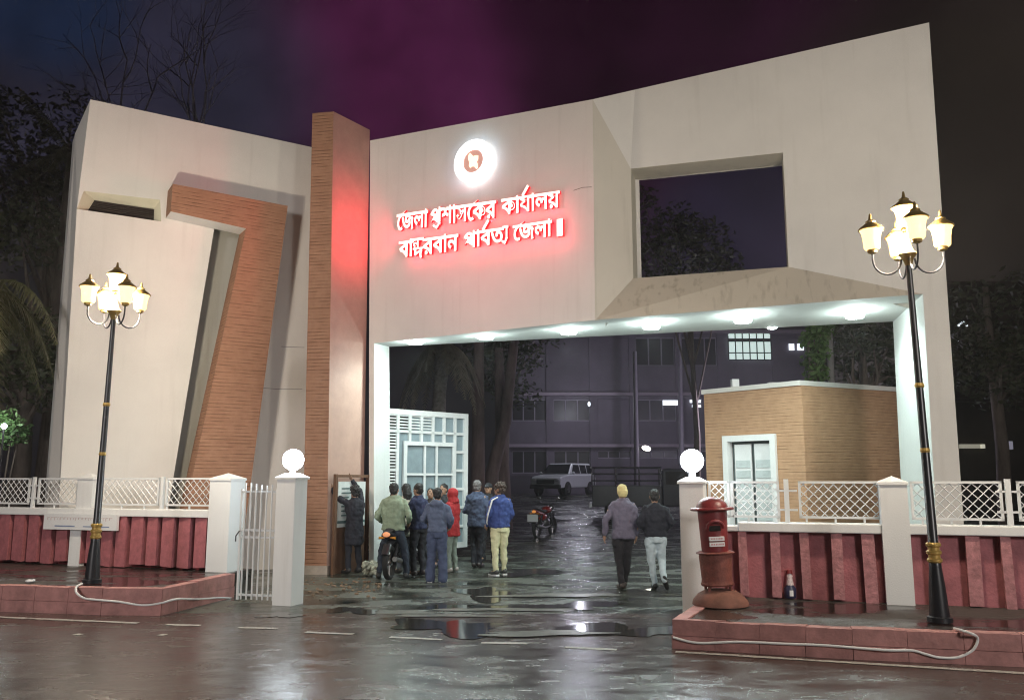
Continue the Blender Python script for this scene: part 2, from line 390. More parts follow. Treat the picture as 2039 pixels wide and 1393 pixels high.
# window wall
rTR = RG.hit(1850, 45); rM = RG.hit(1889, 620); rB = down(RG.hit(1925, 1130)); lB = down(RG.hit(1869, 1130)); lip = RG.hit(1838, 585); lM = RG.hit(1863, 953)
wTL, wTR, wBR, wBL = RG.hit(1256, 336), RG.hit(1559, 304), RG.hit(1570, 531), RG.hit(1261, 554)
m = MB()
topm = RG.hit(1264, 178.9); m.face([sTR, topm, wTL]); m.face([topm, rTR, wTR, wTL]); m.face([rTR, rM, lip, wBR, wTR]); m.face([rM, rB, lB, lip])
m.face([sTR, sTR + back, topm + back, topm]); m.face([topm, topm + back, rTR + back, rTR]); m.face([rTR, rTR + back, rM + back * 3, rB + back * 3, rB, rM])
m.face([sTR + back, wTL + back, wBL + back, fold + back]); m.face([sTR + back, topm + back, wTL + back]); m.face([topm + back, rTR + back, wTR + back, wTL + back]); m.face([rTR + back, rM + back * 1, wBR + back, wTR + back])
m.build('window_wall', WHITE, gate)
nb = RG.n * .6
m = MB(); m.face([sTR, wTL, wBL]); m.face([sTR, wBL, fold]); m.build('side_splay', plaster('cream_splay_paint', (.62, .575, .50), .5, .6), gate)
m = MB(); m.face([fold, wBL, wBR, lip]); m.build('sloping_sill', DIRTY, gate)
m = MB()
W = [wTL, wTR, wBR, wBL]; Wb = [p + nb for p in W]
for i in range(4): m.face([W[i], W[(i + 1) % 4], Wb[(i + 1) % 4], Wb[i]])
m.build('window_reveal', plaster('reveal_paint', (.60, .57, .48), .5, .5), gate)
# soffit, jambs, back face
kTL = at(775, 690, 17.75); kTR = at(1778, 640, 16.0)
sof_z = (sBL.z)
m = MB(); mid = at(1185, 661, 17.0)
m.face([sBL, fold, lip, kTR, kTL]); m.bl = None
m.build('soffit', plaster('soffit_paint', (.66, .67, .65), .3, .3), gate)
m = MB(); m.face([sBL, kTL, down(at(778, 1100, 17.75)), down(SG.hit(745, 1110))])
JP = plaster('jamb_paint', (.70, .72, .70), .3, .3); m.build('inner_jamb', JP, gate)
m = MB(); m.face([lip, kTR, down(at(1800, 1100, 16)), lB, lM]); m.build('inner_jamb', JP, gate)
m = MB(); m.face([sBL0, sBL, down(SG.hit(745, 1110)), down(SG.hit(735, 1110))])
q1 = SG.hit(728, 1110); m.face([down(SG.hit(735, 1110)), down(SG.hit(735, 1110) + back), sBL0 + back, sBL0])
m.build('side_leg', WHITE, gate)
m = MB(); zb = wBL.z - .25
m.face([kTL, kTR, Vector((kTR.x, kTR.y, zb)), Vector((kTL.x, kTL.y, zb))])
m.face([Vector((kTR.x, kTR.y, zb)), Vector((kTL.x, kTL.y, zb)), Vector((*(sBL + back * 1.02).xy, zb)), Vector((*(fold + back * 1.3).xy, zb)), Vector((*(rM + back * .9).xy, zb))])
m.face([kTR, down(at(1800, 1100, 16)), down(rB + back * 3), rM + back * 3, Vector((*(rM + back * 3).xy, zb)), Vector((kTR.x, kTR.y, zb))])
m.build('rear_beam', WHITE, gate)
# hairline cracks and a fine joint in the render
m = MB()
def hair(f, pts, w=.012, d=-.003):
    P = [f.hit(x, y, d) for x, y in pts]
    for p, q in zip(P, P[1:]):
        m.face([p, q, q + Vector((0, 0, w)), p + Vector((0, 0, w))])
hair(SG, [(1142, 380), (1160, 374), (1178, 373)])
hair(FEN, [], 0)
m.build('hairline_crack', mat('crack_shadow', (.16, .13, .10), .9, 0), gate)
# pillar
pF = gp(650, 1143); pF2 = Vector((pF.x, pF.y, 0)); pL = gp(603, 1142)
tF = at(664, 222, pF.y); tL = at(622, 226, pL.y); tL.z = tF.z
pR = SG.hit(727, 940); pRt = at(736, 270, 17.2); pRt.z = tF.z; pRb = down(at(722, 1120, 17.2))
bF, bL = down(at(650, 1143, pF.y)), down(at(601, 1141, pL.y))
back2 = Vector((-.1, 1.6, 0))
m = MB(); m.face([bL, bF, tF, tL]); m.face([bL, tL, tL + back2, bL + back2]); m.build('pillar_face', BRICK, gate)
m = MB(); m.face([bF, pRb, pRt, tF]); m.face([tL, tF, pRt, pRt + Vector((-.4, .5, 0)), tL + back2]); m.face([pRb, pRt, pRt + Vector((-.4, .5, 0)), pRb + Vector((-.4, .5, 0))])
m.build('pillar_side', TERRA, gate)
m = MB(); e = .05; pbx = Frame(bL, bF); m.fbox(pbx, -.04, pbx.L + .04, -.07, .3, 0, .16); m.build('pillar_plinth', mat('plinth_concrete', (.38, .33, .28), .8, .3, 5), gate)
# left wing
w6 = at(622, 293, 17.5); zt = w6.z
def Y_for(px, py, z): d = ray(px, py); return d.y * (z - CH) / d.z
w1 = at(180, 198, Y_for(180, 198, zt))
WG = Frame(w1, w6)
def V(px, py, d=0): return WG.hit(px, py, d)
tl = V(180, 198); trr = V(640, 297.3); bl = down(V(124, 960)); brr = down(V(625, 1100))
o1, o2, o3, o4 = V(167, 380), V(319, 398), V(321, 441), V(153, 416)
g1, g2, g3 = V(428, 446), V(520, 458), down(V(470, 1100))
g4 = down(V(316, 1100))
edge_hi = V(165.5, 380)
m = MB()
m.face([tl, trr, V(632, 500), g2, g1, o2, o1])                                       # above
m.face([o2, g1, g4, bl, V(154, 500), o4, o3])
m.face([g2, V(632, 500), brr, g3])
m.face([tl, o1, o4, V(154, 500), bl, down(at(93, 960, V(93, 960).y + .1))] if False else [tl, o1, o4])
bk = WG.n * .55
oT = at(150, 265, w1.y + .4); oB = down(at(93, 1010, w1.y + .4))
m.face([tl, oT, oT + bk, trr + bk, trr]); m.face([oT, oB, oB + bk, oT + bk]); m.face([oB + bk, oT + bk, trr + bk, brr + bk])
m.build('wing_wall', WHITE, gate)
m = MB(); m.face([tl, o4, V(154, 500), bl, oB, oT]); m.build('wing_chamfer', WHITE, gate)
# slot recess
i1, i2, i3, i4 = (V(190, 394, .0), V(310, 412), V(309, 439), V(176, 416))
dd = WG.n * .16
m = MB()
ii = [i1 + dd, i2 + dd, i3 + dd, i4 + dd]; oo = [o1, o2, o3, o4]
for i in range(4): m.face([oo[i], oo[(i + 1) % 4], ii[(i + 1) % 4], ii[i]])
m.build('slot_splay', plaster('slot_paint', (.60, .57, .44), .4, .4), gate)
m = MB(); m.face([p + WG.n * .03 for p in ii]); 
for k in range(7):
    t = (k + .5) / 7; a_ = ii[0].lerp(ii[3], t); b_ = ii[1].lerp(ii[2], t); m.tube([a_, b_], .012, 5)
m.build('slot_louvre', mat('dark_louvre', (.03, .018, .014), .7, .3, 20), gate)
# recess beside the leaning brick leg
rc = WG.n * .42
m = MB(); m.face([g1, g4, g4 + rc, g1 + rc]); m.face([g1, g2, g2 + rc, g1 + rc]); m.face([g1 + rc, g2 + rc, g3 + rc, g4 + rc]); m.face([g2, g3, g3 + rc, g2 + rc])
m.build('wing_recess', SHADEREV, gate)
# the brick seven
pj = .5
s7 = [(344, 366), (573, 410), (485, 1010), (356, 1010), (490, 455), (340, 421)]
fr7 = [V(x, y, -pj) for x, y in s7]; fr7[2] = down(V(478, 1080, -pj)); fr7[3] = down(V(346, 1040, -pj))
m = MB(); m.face(fr7)
bk7 = [p + WG.n * (pj + .02) for p in fr7]
m.face([fr7[0], fr7[1], bk7[1], bk7[0]]); m.face([fr7[1], fr7[2], bk7[2], bk7[1]]); m.face([fr7[5], fr7[0], bk7[0], bk7[5]]); m.face([fr7[3], fr7[4], bk7[4], bk7[3]])
m.build('leaning_brick_accent', BRICK, gate)
m = MB()
u1, u2 = fr7[5], fr7[4]
m.face([u1, u2, V(500, 450, -.02), V(350, 432, -.02)] if False else [u1, u2, u2 + WG.n * (pj - .01), u1 + WG.n * (pj - .01)])
m.build('accent_underside', WHITE2, gate)
m = MB()
def hw(pts, w=.01):
    P = [V(x, y, -.004) for x, y in pts]
    for p, q in zip(P, P[1:]): m.face([p, q, q + Vector((0, 0, w)), p + Vector((0, 0, w))])
JM = mat('joint_shadow', (.2, .19, .18), .9, 0); hw([(560, 690), (575, 691), (606, 692)]); m.build('render_joint', JM, gate); m = MB(); hw([(512, 772), (560, 775), (602, 775)]); m.build('render_joint', JM, gate)

# downlights set into the soffit
def soff(px, py):
    # the soffit plane through three of its corners
    n = (fold - sBL).cross(kTR - sBL); r = ray(px, py); o = Vector((0, 0, CH)); return o + r * ((sBL - o).dot(n) / r.dot(n))
words = ['first', 'second', 'third', 'fourth', 'fifth', 'sixth']
lab = ['glowing soffit downlight nearest the terracotta pillar', 'glowing soffit downlight second from the terracotta pillar', 'glowing soffit downlight below the last word of the red sign',
       'glowing soffit downlight below the left corner of the square window', 'glowing soffit downlight below the right half of the square window', 'glowing soffit downlight nearest the right leg of the gate']
for (px, py), lb in zip([(827, 679), (967, 669), (1132, 659), (1297, 648.5), (1479, 636), (1702, 627)], lab):
    c = soff(px, py); c.z -= .0
    t = thing('downlight', lb, 'downlight', c, group='downlights in the gate soffit')
    m = MB(); m.loft([(0, 0, -.05, .15, .15), (0, 0, .0, .165, .165)], 24); m.build('diffuser', E_DOWN, t, world=False)
    m = MB(); m.loft([(0, 0, -.058, .06, .06), (0, 0, -.0505, .07, .07)], 24); m.build('rim', WMETAL, t, world=False)
    lamp('downlight_glow', 'POINT', c - Vector((0, 0, .34)), (.80, 1, .96), 18, 0); lamp('downlight_beam', 'SPOT', c - Vector((0, 0, .1)), (.80, 1, .96), 140, .08, spot_size=R(165), spot_blend=.5)

# ------------------------------------------------------------------ lettering and emblem
def glyph_mesh(bm_out, s, x, y, sx, sy):
    c = bpy.data.curves.new('g', 'FONT'); c.body = s; c.size = 1; c.resolution_u = 4; c.extrude = .05; c.bevel_depth = .023; c.bevel_resolution = 0; c.space_character = 1.0
    o = bpy.data.objects.new('g', c); COL.objects.link(o); dg = bpy.context.evaluated_depsgraph_get()
    me = bpy.data.meshes.new_from_object(o.evaluated_get(dg)); bpy.data.objects.remove(o); bpy.data.curves.remove(c)
    xs = [v.co.x for v in me.vertices]; w = max(xs)
    t = bmesh.new(); t.from_mesh(me); bpy.data.meshes.remove(me)
    for v in t.verts: v.co = Vector((x + v.co.x * sx, y + v.co.y * sy, v.co.z))
    mp = {v: bm_out.verts.new(v.co) for v in t.verts}
    for f in t.faces:
        try: bm_out.faces.new([mp[v] for v in f.verts])
        except ValueError: pass
    t.free(); return x + (w - .023) * sx
def stroke(bm_out, pts, w):
    for (x0, y0), (x1, y1) in zip(pts, pts[1:]):
        d = Vector((x1 - x0, y1 - y0)); d.normalize(); nn = Vector((-d.y, d.x)) * w / 2; e = d * w * .4
        P = [(x0 - e.x - nn.x, y0 - e.y - nn.y), (x1 + e.x - nn.x, y1 + e.y - nn.y), (x1 + e.x + nn.x, y1 + e.y + nn.y), (x0 - e.x + nn.x, y0 - e.y + nn.y)]
        a = [bm_out.verts.new((p[0], p[1], .077)) for p in P]; b = [bm_out.verts.new((p[0], p[1], -.05)) for p in P]
        bm_out.faces.new(a); bm_out.faces.new(b[::-1])
        for i in range(4): bm_out.faces.new((a[i], b[i], b[(i + 1) % 4], a[(i + 1) % 4]))
MT = .635       # height of the head-line in font units (found from the glyphs)
def word(parts):
    bm = bmesh.new(); x = 0
    for p in parts:
        if p[0] == 'T': x = glyph_mesh(bm, p[1], x, 0, 1, 1)
        elif p[0] == 'NDA':
            glyph_mesh(bm, '\u09a8', x, .26, .62, .62 * 1.0); x2 = glyph_mesh(bm, '\u09a6', x + .02, -.12, .98, .66); stroke(bm, [(x, MT), (x2 + .02, MT)], .1); x = x2
        elif p[0] == 'REPH': stroke(bm, [(x - .42, MT + .05), (x - .16, MT + .36)], .13)
        elif p[0] == 'RA': stroke(bm, [(x - .10, .05), (x - .30, -.13), (x - .50, -.04)], .085)
        elif p[0] == 'YA': stroke(bm, [(x, MT), (x + .26, MT)], .1); stroke(bm, [(x + .2, MT), (x + .2, .16), (x + .1, -.02), (x - .04, .05)], .095); x += .28
        elif p[0] == 'BAR': stroke(bm, [(x + .1, 0), (x + .1, MT)], .10); x += .2
    return bm
sign = thing('lettering_sign', 'two lines of raised white Bengali letters glowing red at the edges on the cream panel', 'sign', SG.hit(960, 440))
def put_word(parts, p_tl, p_tr, p_bl, name='word'):
    """place the word so that its head-line runs p_tl..p_tr and its foot reaches p_bl, on the sign panel"""
    bm = word(parts); xs = [v.co.x for v in bm.verts]; x0, x1 = min(xs), max(xs)
    A, B, C_ = SG.hit(*p_tl), SG.hit(*p_tr), SG.hit(*p_bl)
    u = (B - A) / (x1 - x0); vv = Vector((0, 0, (A.z - C_.z) / MT))
    base = A - vv * MT
    front = [sum(v.co.z for v in f.verts) / len(f.verts) > .052 for f in bm.faces]
    for v in bm.verts:
        v.co = base + u * (v.co.x - x0) + vv * v.co.y - SG.n * (.07 + v.co.z * .55)
    M = MB(); M.b.free(); M.b = bm
    fr = -SG.n
    bm.normal_update(); bmesh.ops.recalc_face_normals(bm, faces=bm.faces)
    o = M.build(name, E_LETTER, sign); me = o.data; me.materials.append(E_RED)
    for p, ff in zip(me.polygons, front):
        if not ff: p.material_index = 1
    return o
J = '\u099c'
W_jela = [('T', '\u09c7\u099c\u09b2\u09be')]
W_prasha = [('T', '\u09aa'), ('RA',), ('T', '\u09b6\u09be\u09b8\u09c7\u0995\u09b0')]
W_karya = [('T', '\u0995\u09be\u09af'), ('REPH',), ('T', '\u09be\u09b2\u09df')]
W_bandar = [('T', '\u09ac\u09be'), ('NDA',), ('T', '\u09b0\u09ac\u09be\u09a8')]
W_parba = [('T', '\u09aa\u09be\u09ac'), ('REPH',), ('T', '\u09a4'), ('YA',)]
put_word(W_jela, (796, 430), (858, 421), (796, 461))
put_word(W_prasha, (862, 420), (993, 402), (862, 451))
put_word(W_karya, (1003, 400), (1119, 383), (1003, 430))
put_word(W_bandar, (800, 484), (918, 468.5), (800, 514))
put_word(W_parba, (928, 467), (1018, 454), (928, 496))
put_word(W_jela, (1026, 452.5), (1104, 441), (1026, 482))
put_word([('BAR',)], (1114, 442), (1126, 440), (1114, 472), 'full_stop')
for (px, py) in [(815, 452), (865, 445), (915, 438), (965, 430), (1030, 420), (1090, 410), (820, 505), (875, 497), (945, 488), (1000, 480), (1060, 470), (1110, 463)]:
    c = SG.hit(px, py, -.24); lamp('letter_glow', 'POINT', c, (1, .03, .09), 3.4, 0.0)
spot_at('letter_glow', SG.hit(820, 455, -.42), (tF + pRt) / 2 + Vector((0, 0, -2.4)), (1, .03, .07), 150, .1, 100, 1.0)
for (px, py) in ((850, 490), (1040, 455), (900, 570)):
    lamp('letter_glow', 'POINT', SG.hit(px, py, -1.1), (1, .09, .16), 5, 0)
ec = SG.hit(949, 325)
emb = thing('round_emblem', 'round glowing white emblem with a pale country map on a pink disc above the lettering', 'emblem', ec)
def disc(f, c, r0, r1, d0, d1, name, ma, n=48):
    m = MB(); s0 = (c - f.o).dot(f.u)
    P = lambda r, d: [f.pt(s0 + r * math.cos(2 * math.pi * i / n), d, c.z + r * math.sin(2 * math.pi * i / n)) for i in range(n)]
    if r0 == 0: m.solid(P(r1, d0), P(r1, d1))
    else:
        a, b, c_, d_ = P(r1, d0), P(r0, d0), P(r0, d1), P(r1, d1)
        for i in range(n):
            j = (i + 1) % n
            m.face([a[i], a[j], b[j], b[i]]); m.face([b[i], b[j], c_[j], c_[i]]); m.face([d_[i], d_[j], a[j], a[i]])
    return m.build(name, ma, emb)
RAD = .44
disc(SG, ec, RAD * .53, RAD, -.14, -.05, 'ring', E_RING)
disc(SG, ec, 0, RAD * .53, -.12, -.06, 'disc', emis('lit_pink_disc', (.62, .34, .28), .45))
s0 = (ec - SG.o).dot(SG.u)
mp_ = [(-.16, .20), (-.10, .26), (-.05, .20), (.0, .14), (.10, .15), (.17, .13), (.16, .02), (.12, -.04), (.15, -.12), (.16, -.22), (.11, -.26), (.06, -.18), (-.02, -.15), (-.10, -.18), (-.14, -.12), (-.12, 0), (-.17, .08)]
m = MB(); m.solid([SG.pt(s0 + x * RAD * 1.55, -.135, ec.z + y * RAD * 1.55) for x, y in mp_], [SG.pt(s0 + x * RAD * 1.55, -.121, ec.z + y * RAD * 1.55) for x, y in mp_])
m.build('map_shape', emis('lit_cream_map', (1, .88, .66), .95), emb)
for k in range(10):
    a_ = k * math.pi / 5; lamp('emblem_glow', 'POINT', SG.pt(s0 + (RAD + .07) * math.cos(a_), -.16, ec.z + (RAD + .07) * math.sin(a_)), (.4, .7, 1), .28, 0)

# ------------------------------------------------------------------ boundary walls
def fs(px, py=1050): return FEN.sz(px, py)[0]
def lattice(m, s0, s1, z0, z1, f=None, d=0, pitch=.125, r=.007):
    f = f or FEN; h = z1 - z0; w = s1 - s0; k = int((w + h) / pitch) + 1
    for i in range(-int(h / pitch) - 1, k + 1):
        for sgn in (1, -1):
            # line s = s0 + i*pitch + t, z = z0 + t (or mirrored)
            t0, t1 = 0, h; a = i * pitch
            t0 = max(0, -a); t1 = min(h, w - a)
            if t1 - t0 < .02: continue
            sa, sb = a + t0, a + t1
            if sgn == -1: sa, sb = w - sa, w - sb
            m.tube([f.pt(s0 + sa, d, z0 + t0), f.pt(s0 + sb, d, z0 + t1)], r, 4, cap=False)
def rail_panel(parent, s0, s1, z0, z1, pitch=.125, r=.007, label=None):
    m = MB(); e = .022
    for (a, b, c, d_) in ((s0, s1, z0, z0 + e * 1.3), (s0, s1, z1 - e * 1.3, z1), (s0, s0 + e * 1.4, z0, z1), (s1 - e * 1.4, s1, z0, z1)):
        m.fbox(FEN, a, b, .09, .12, c, d_)
    lattice(m, s0 + e, s1 - e, z0 + e, z1 - e, FEN, .105, pitch, r)
    return m.build('lattice_panel', WMETAL, parent, label=label)
def pier(parent, s0, s1, d0, d1, z0, z1, name='pier', roof=.07, mat_=None):
    m = MB(); m.fbox(FEN, s0, s1, d0, d1, z0, z1)
    c = [FEN.pt(s0 - .015, d0 - .015, z1), FEN.pt(s1 + .015, d0 - .015, z1), FEN.pt(s1 + .015, d1 + .015, z1), FEN.pt(s0 - .015, d1 + .015, z1)]
    c2 = [p + Vector((0, 0, .035)) for p in c]; m.solid(c, c2)
    q = FEN.pt((s0 + s1) / 2, (d0 + d1) / 2, z1 + .035 + roof)
    for i in range(4): m.face([c2[i], c2[(i + 1) % 4], q])
    return m.build(name, mat_ or WHITE2, parent)
def cap(parent, s0, s1, z0, z1, rough=0):
    m = MB(); m.fbox(FEN, s0, s1, -.06, .28, z0, z1); return m.build('coping', WHITE2, parent, bevel=.01)

wl = thing('boundary_wall', 'low white-capped wall with overlapping maroon boards and lattice railing beside the small barred gate', 'wall', FEN.pt(-3, 0, ZL))
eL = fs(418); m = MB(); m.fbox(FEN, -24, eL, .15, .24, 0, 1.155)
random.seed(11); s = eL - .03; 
m.build('wall_body', mat('maroon_gap_shade', (.13, .012, .014), .7, .25, 7), wl)  # shade in the gaps between boards put into a darker maroon
m = MB()
while s > -9:
    w = random.uniform(.23, .27); zb = ZL + random.uniform(.0, .05)
    m.solid([FEN.pt(s - w, -.01, zb), FEN.pt(s, -.045, zb + random.uniform(-.02, .02)), FEN.pt(s, .151, zb), FEN.pt(s - w, .151, zb)],
            [FEN.pt(s - w, -.01, 1.15), FEN.pt(s, -.045, 1.15), FEN.pt(s, .151, 1.15), FEN.pt(s - w, .151, 1.15)])
    s -= w + random.uniform(.055, .085)
m.build('cladding_boards', RED, wl)
cap(wl, -24, eL, 1.155, 1.275)
pier(wl, fs(148), fs(178), .0, .2, 1.275, 1.76, 'pier')
m = MB(); m.fbox(FEN, fs(146), fs(167), -.06, .056, ZL - .05, 1.154); m.build('pilaster', WHITE2, wl)
zr0, zr1 = 1.33, 1.785
for (a_, b_) in ((-260, -120), (-110, 49), (66, 147), (180, 308), (322, 418)):
    rail_panel(wl, fs(a_, 980), fs(b_, 980), zr0, zr1)
m = MB()
for a_ in (-115, 57, 315):
    s_ = fs(a_, 980); m.fbox(FEN, s_ - .025, s_ + .025, .08, .13, 1.275, 1.80)
for a_ in (57,):
    s_ = fs(a_, 980)
    for z in (1.42, 1.64): m.fbox(FEN, s_ - .08, s_ + .08, .09, .12, z, z + .03)
for k in range(-2, 10):
    s_ = fs(k * 45 + 10, 980); m.fbox(FEN, s_ - .012, s_ + .012, .095, .115, 1.275, 1.335)
m.build('railing_post', WMETAL, wl)
pier(wl, fs(419), fs(419) + .40, -.07, .30, 0, 1.74, 'end_pier', .085)

wr = thing('boundary_wall', 'low white-capped maroon wall with upright ribs behind the red post box, white lattice railing above', 'wall', FEN.pt(9, 0, ZR))
r0 = fs(1405)
m = MB(); m.fbox(FEN, r0, 40, .06, .24, 0, 1.10); m.build('wall_body', RED2, wr)
m = MB(); s = r0 + .06
while s < 16:
    w = random.uniform(.10, .15); zb = ZR + random.uniform(-.03, .02); j = random.uniform(-.012, .012)
    m.solid([FEN.pt(s, -.03, zb), FEN.pt(s + w, -.03, zb), FEN.pt(s + w, .058, zb), FEN.pt(s, .058, zb)], [FEN.pt(s + j, -.03, 1.10), FEN.pt(s + w + j, -.03, 1.10), FEN.pt(s + w + j, .058, 1.10), FEN.pt(s + j, .058, 1.10)])
    s += .375 + random.uniform(-.03, .03)
m.build('wall_rib', mat('faded_rib_paint', (.46, .20, .21), .7, .35, 12, .4, 22), wr)
s1_ = fs(1470, 1040)
m = MB(); m.fbox(FEN, r0, s1_, -.05, .28, 1.10, 1.17); m.fbox(FEN, s1_, 40, -.06, .29, 1.10, 1.215)
m.build('coping', WHITE2, wr, bevel=.012)
for (a_, b_) in ((1409, 1452), (1452 + 2, 1552), (1590, 1755), (1815, 2000), (2030, 2200)):
    rail_panel(wr, fs(a_, 990), fs(b_, 990), 1.27, 1.735, .12 if a_ > 1500 else .10, .0065)
m = MB()
for a_ in (1566, 2012):
    s_ = fs(a_, 990); m.fbox(FEN, s_ - .03, s_ + .03, .08, .13, 1.21, 1.76)
    for z in (1.36, 1.60): m.fbox(FEN, s_ - .13, s_ + .13, .09, .115, z, z + .025)
for k in range(12):
    s_ = fs(1430 + k * 58, 990); m.fbox(FEN, s_ - .012, s_ + .012, .095, .115, 1.21, 1.275)
m.build('railing_post', WMETAL, wr)
s_ = fs(1757, 1080); pier(wr, s_, s_ + .31, -.09, .22, ZR - .1, 1.69, 'pier', .075)

# gate posts with globe lamps
def gate_post(px0, px1, Yd, ztop, label, globe_label, gx, gy, rr, wall):
    a_, b_ = at(px0, 1080, Yd), at(px1, 1080, Yd); w = (b_ - a_).length
    f = Frame((a_.x, a_.y), (a_.x + 1, a_.y - .348))
    base = thing('gate_post', label, 'post', (a_.x, a_.y, 0), group='white posts carrying globe lamps')
    m = MB(); m.fbox(f, 0, w, 0, w, -.02, ztop)
    m.build('shaft', WHITE2, base, bevel=.012)
    m = MB(); e = .02
    c = [f.pt(-e, -e, ztop), f.pt(w + e, -e, ztop), f.pt(w + e, w + e, ztop), f.pt(-e, w + e, ztop)]
    c2 = [p + Vector((0, 0, .03)) for p in c]; c3 = [p.lerp(f.pt(w / 2, w / 2, 0), .55) for p in c2]
    for p in c3: p.z = ztop + .085
    m.solid(c, c2)
    for i in range(4): m.face([c2[i], c2[(i + 1) % 4], c3[(i + 1) % 4], c3[i]])
    m.face(c3); m.build('cap', WHITE2, base)
    cc = f.pt(w / 2, w / 2, ztop + .085); d = ray(gx, gy); gz = CH + d.z * cc.y / d.y
    g = thing('globe_lamp', globe_label, 'lamp', cc, group='round white globe lamps on the gate posts')
    m = MB(); m.tube([cc, Vector((cc.x, cc.y, gz - rr + .02))], [.05, .035], 12); m.build('neck', WMETAL, g)
    m = MB(); m.ball((cc.x, cc.y, gz), rr, 32, 20); m.build('globe', E_GLOBE, g, smooth=True)
gate_post(546, 590, 12.35, 1.76, 'white square post between the small barred gate and the terracotta pillar, globe lamp on top', 'white glowing globe lamp on the post beside the small barred gate', 575, 915, .152, wl)
gate_post(1355, 1404, 11.1, 1.70, 'white square post beside the red post box, globe lamp on top', 'white glowing globe lamp on the post beside the red post box', 1378, 917, .15, wr)

# small barred gate
pa, pb = at(470, 1180, 12.55), at(545, 1180, 12.4); PG = Frame(pa, pb)
pg = thing('pedestrian_gate', 'small white pedestrian gate of upright bars between two white posts', 'gate', (pa.x, pa.y, 0))
m = MB(); 
for z in (1.58, 1.03, .93, .12): m.fbox(PG, 0.02, PG.L - .01, 0, .03, z - .015, z + .015)
m.fbox(PG, 0, .03, 0, .035, .05, 1.62); m.fbox(PG, PG.L - .03, PG.L, 0, .035, .05, 1.62); m.build('frame', WMETAL, pg)
for k in range(1, 7):
    s_ = PG.L * k / 7; m = MB(); m.tube([PG.pt(s_, -.012, .06), PG.pt(s_, -.012, 1.69 + .02 * math.sin(k))], .013, 6); m.build('bar', WMETAL, pg)
m = MB(); m.tube([PG.pt(.02, -.02, 1.02), PG.pt(-.01, -.06, .95), PG.pt(-.01, -.06, .87)], .009, 6); m.build('latch', IRON, pg)

# name board on the left wall
nb0 = fs(98, 1040); nb1 = fs(243, 1040)
sgn = thing('notice_board', 'long white board with faded writing fixed to the maroon board wall behind the lamp post', 'board', FEN.pt(nb0, -.08, 1.0))
m = MB(); zt_, zb_ = FEN.sz(98, 1021)[1], FEN.sz(98, 1052)[1]
m.fbox(FEN, nb0, nb1, -.115, -.065, zb_, zt_); m.build('board', PWHITE, sgn)
m = MB(); random.seed(5); x = nb0 + .08
while x < nb1 - .1:
    w = random.uniform(.03, .07); h = random.uniform(.03, .06); m.fbox(FEN, x, x + w * .3, -.118, -.114, zt_ - .075 - h * .6, zt_ - .06); m.fbox(FEN, x, x + w, -.118, -.114, zt_ - .065, zt_ - .058); x += w + .015
m.build('faded_lettering', mat('faded_red_ink', (.60, .50, .50), .6, .1), sgn)
m = MB(); m.fbox(FEN, nb0 + .25, nb0 + .68, -.118, -.114, zb_ + .05, zb_ + .07); m.fbox(FEN, nb0 + .86, nb1 - .15, -.118, -.114, zb_ + .05, zb_ + .066); m.build('blue_line', mat('blue_ink', (.22, .28, .42), .6, .2), sgn)

# ------------------------------------------------------------------ street lamps
def lantern(parent, x, y, z, s=1.0):
    m = MB(); m.loft([(x, y, z, .070 * s, .070 * s), (x, y, z + .02, .085 * s, .085 * s), (x, y, z + .12 * s, .092 * s, .092 * s), (x, y, z + .19 * s, .104 * s, .104 * s), (x, y, z + .225 * s, .122 * s, .122 * s)], 16)
    g = m.build('lantern', E_LANT, parent, smooth=True, world=False)
    m = MB(); m.loft([(x, y, z + .227 * s, .138 * s, .138 * s), (x, y, z + .245 * s, .132 * s, .132 * s), (x, y, z + .29 * s, .075 * s, .075 * s), (x, y, z + .31 * s, .05 * s, .05 * s), (x, y, z + .325 * s, .055 * s, .055 * s), (x, y, z + .35 * s, .02 * s, .02 * s), (x, y, z + .41 * s, .012 * s, .012 * s), (x, y, z + .42 * s, .004, .004)], 16)
    m.build('lantern_roof', BRASS, g, smooth=True, world=False)
    m = MB(); m.loft([(x, y, z - .05, .02, .02), (x, y, z - .035, .05, .05), (x, y, z - .001, .052, .052)], 12); m.build('lantern_cup', BRASS, g, world=False)
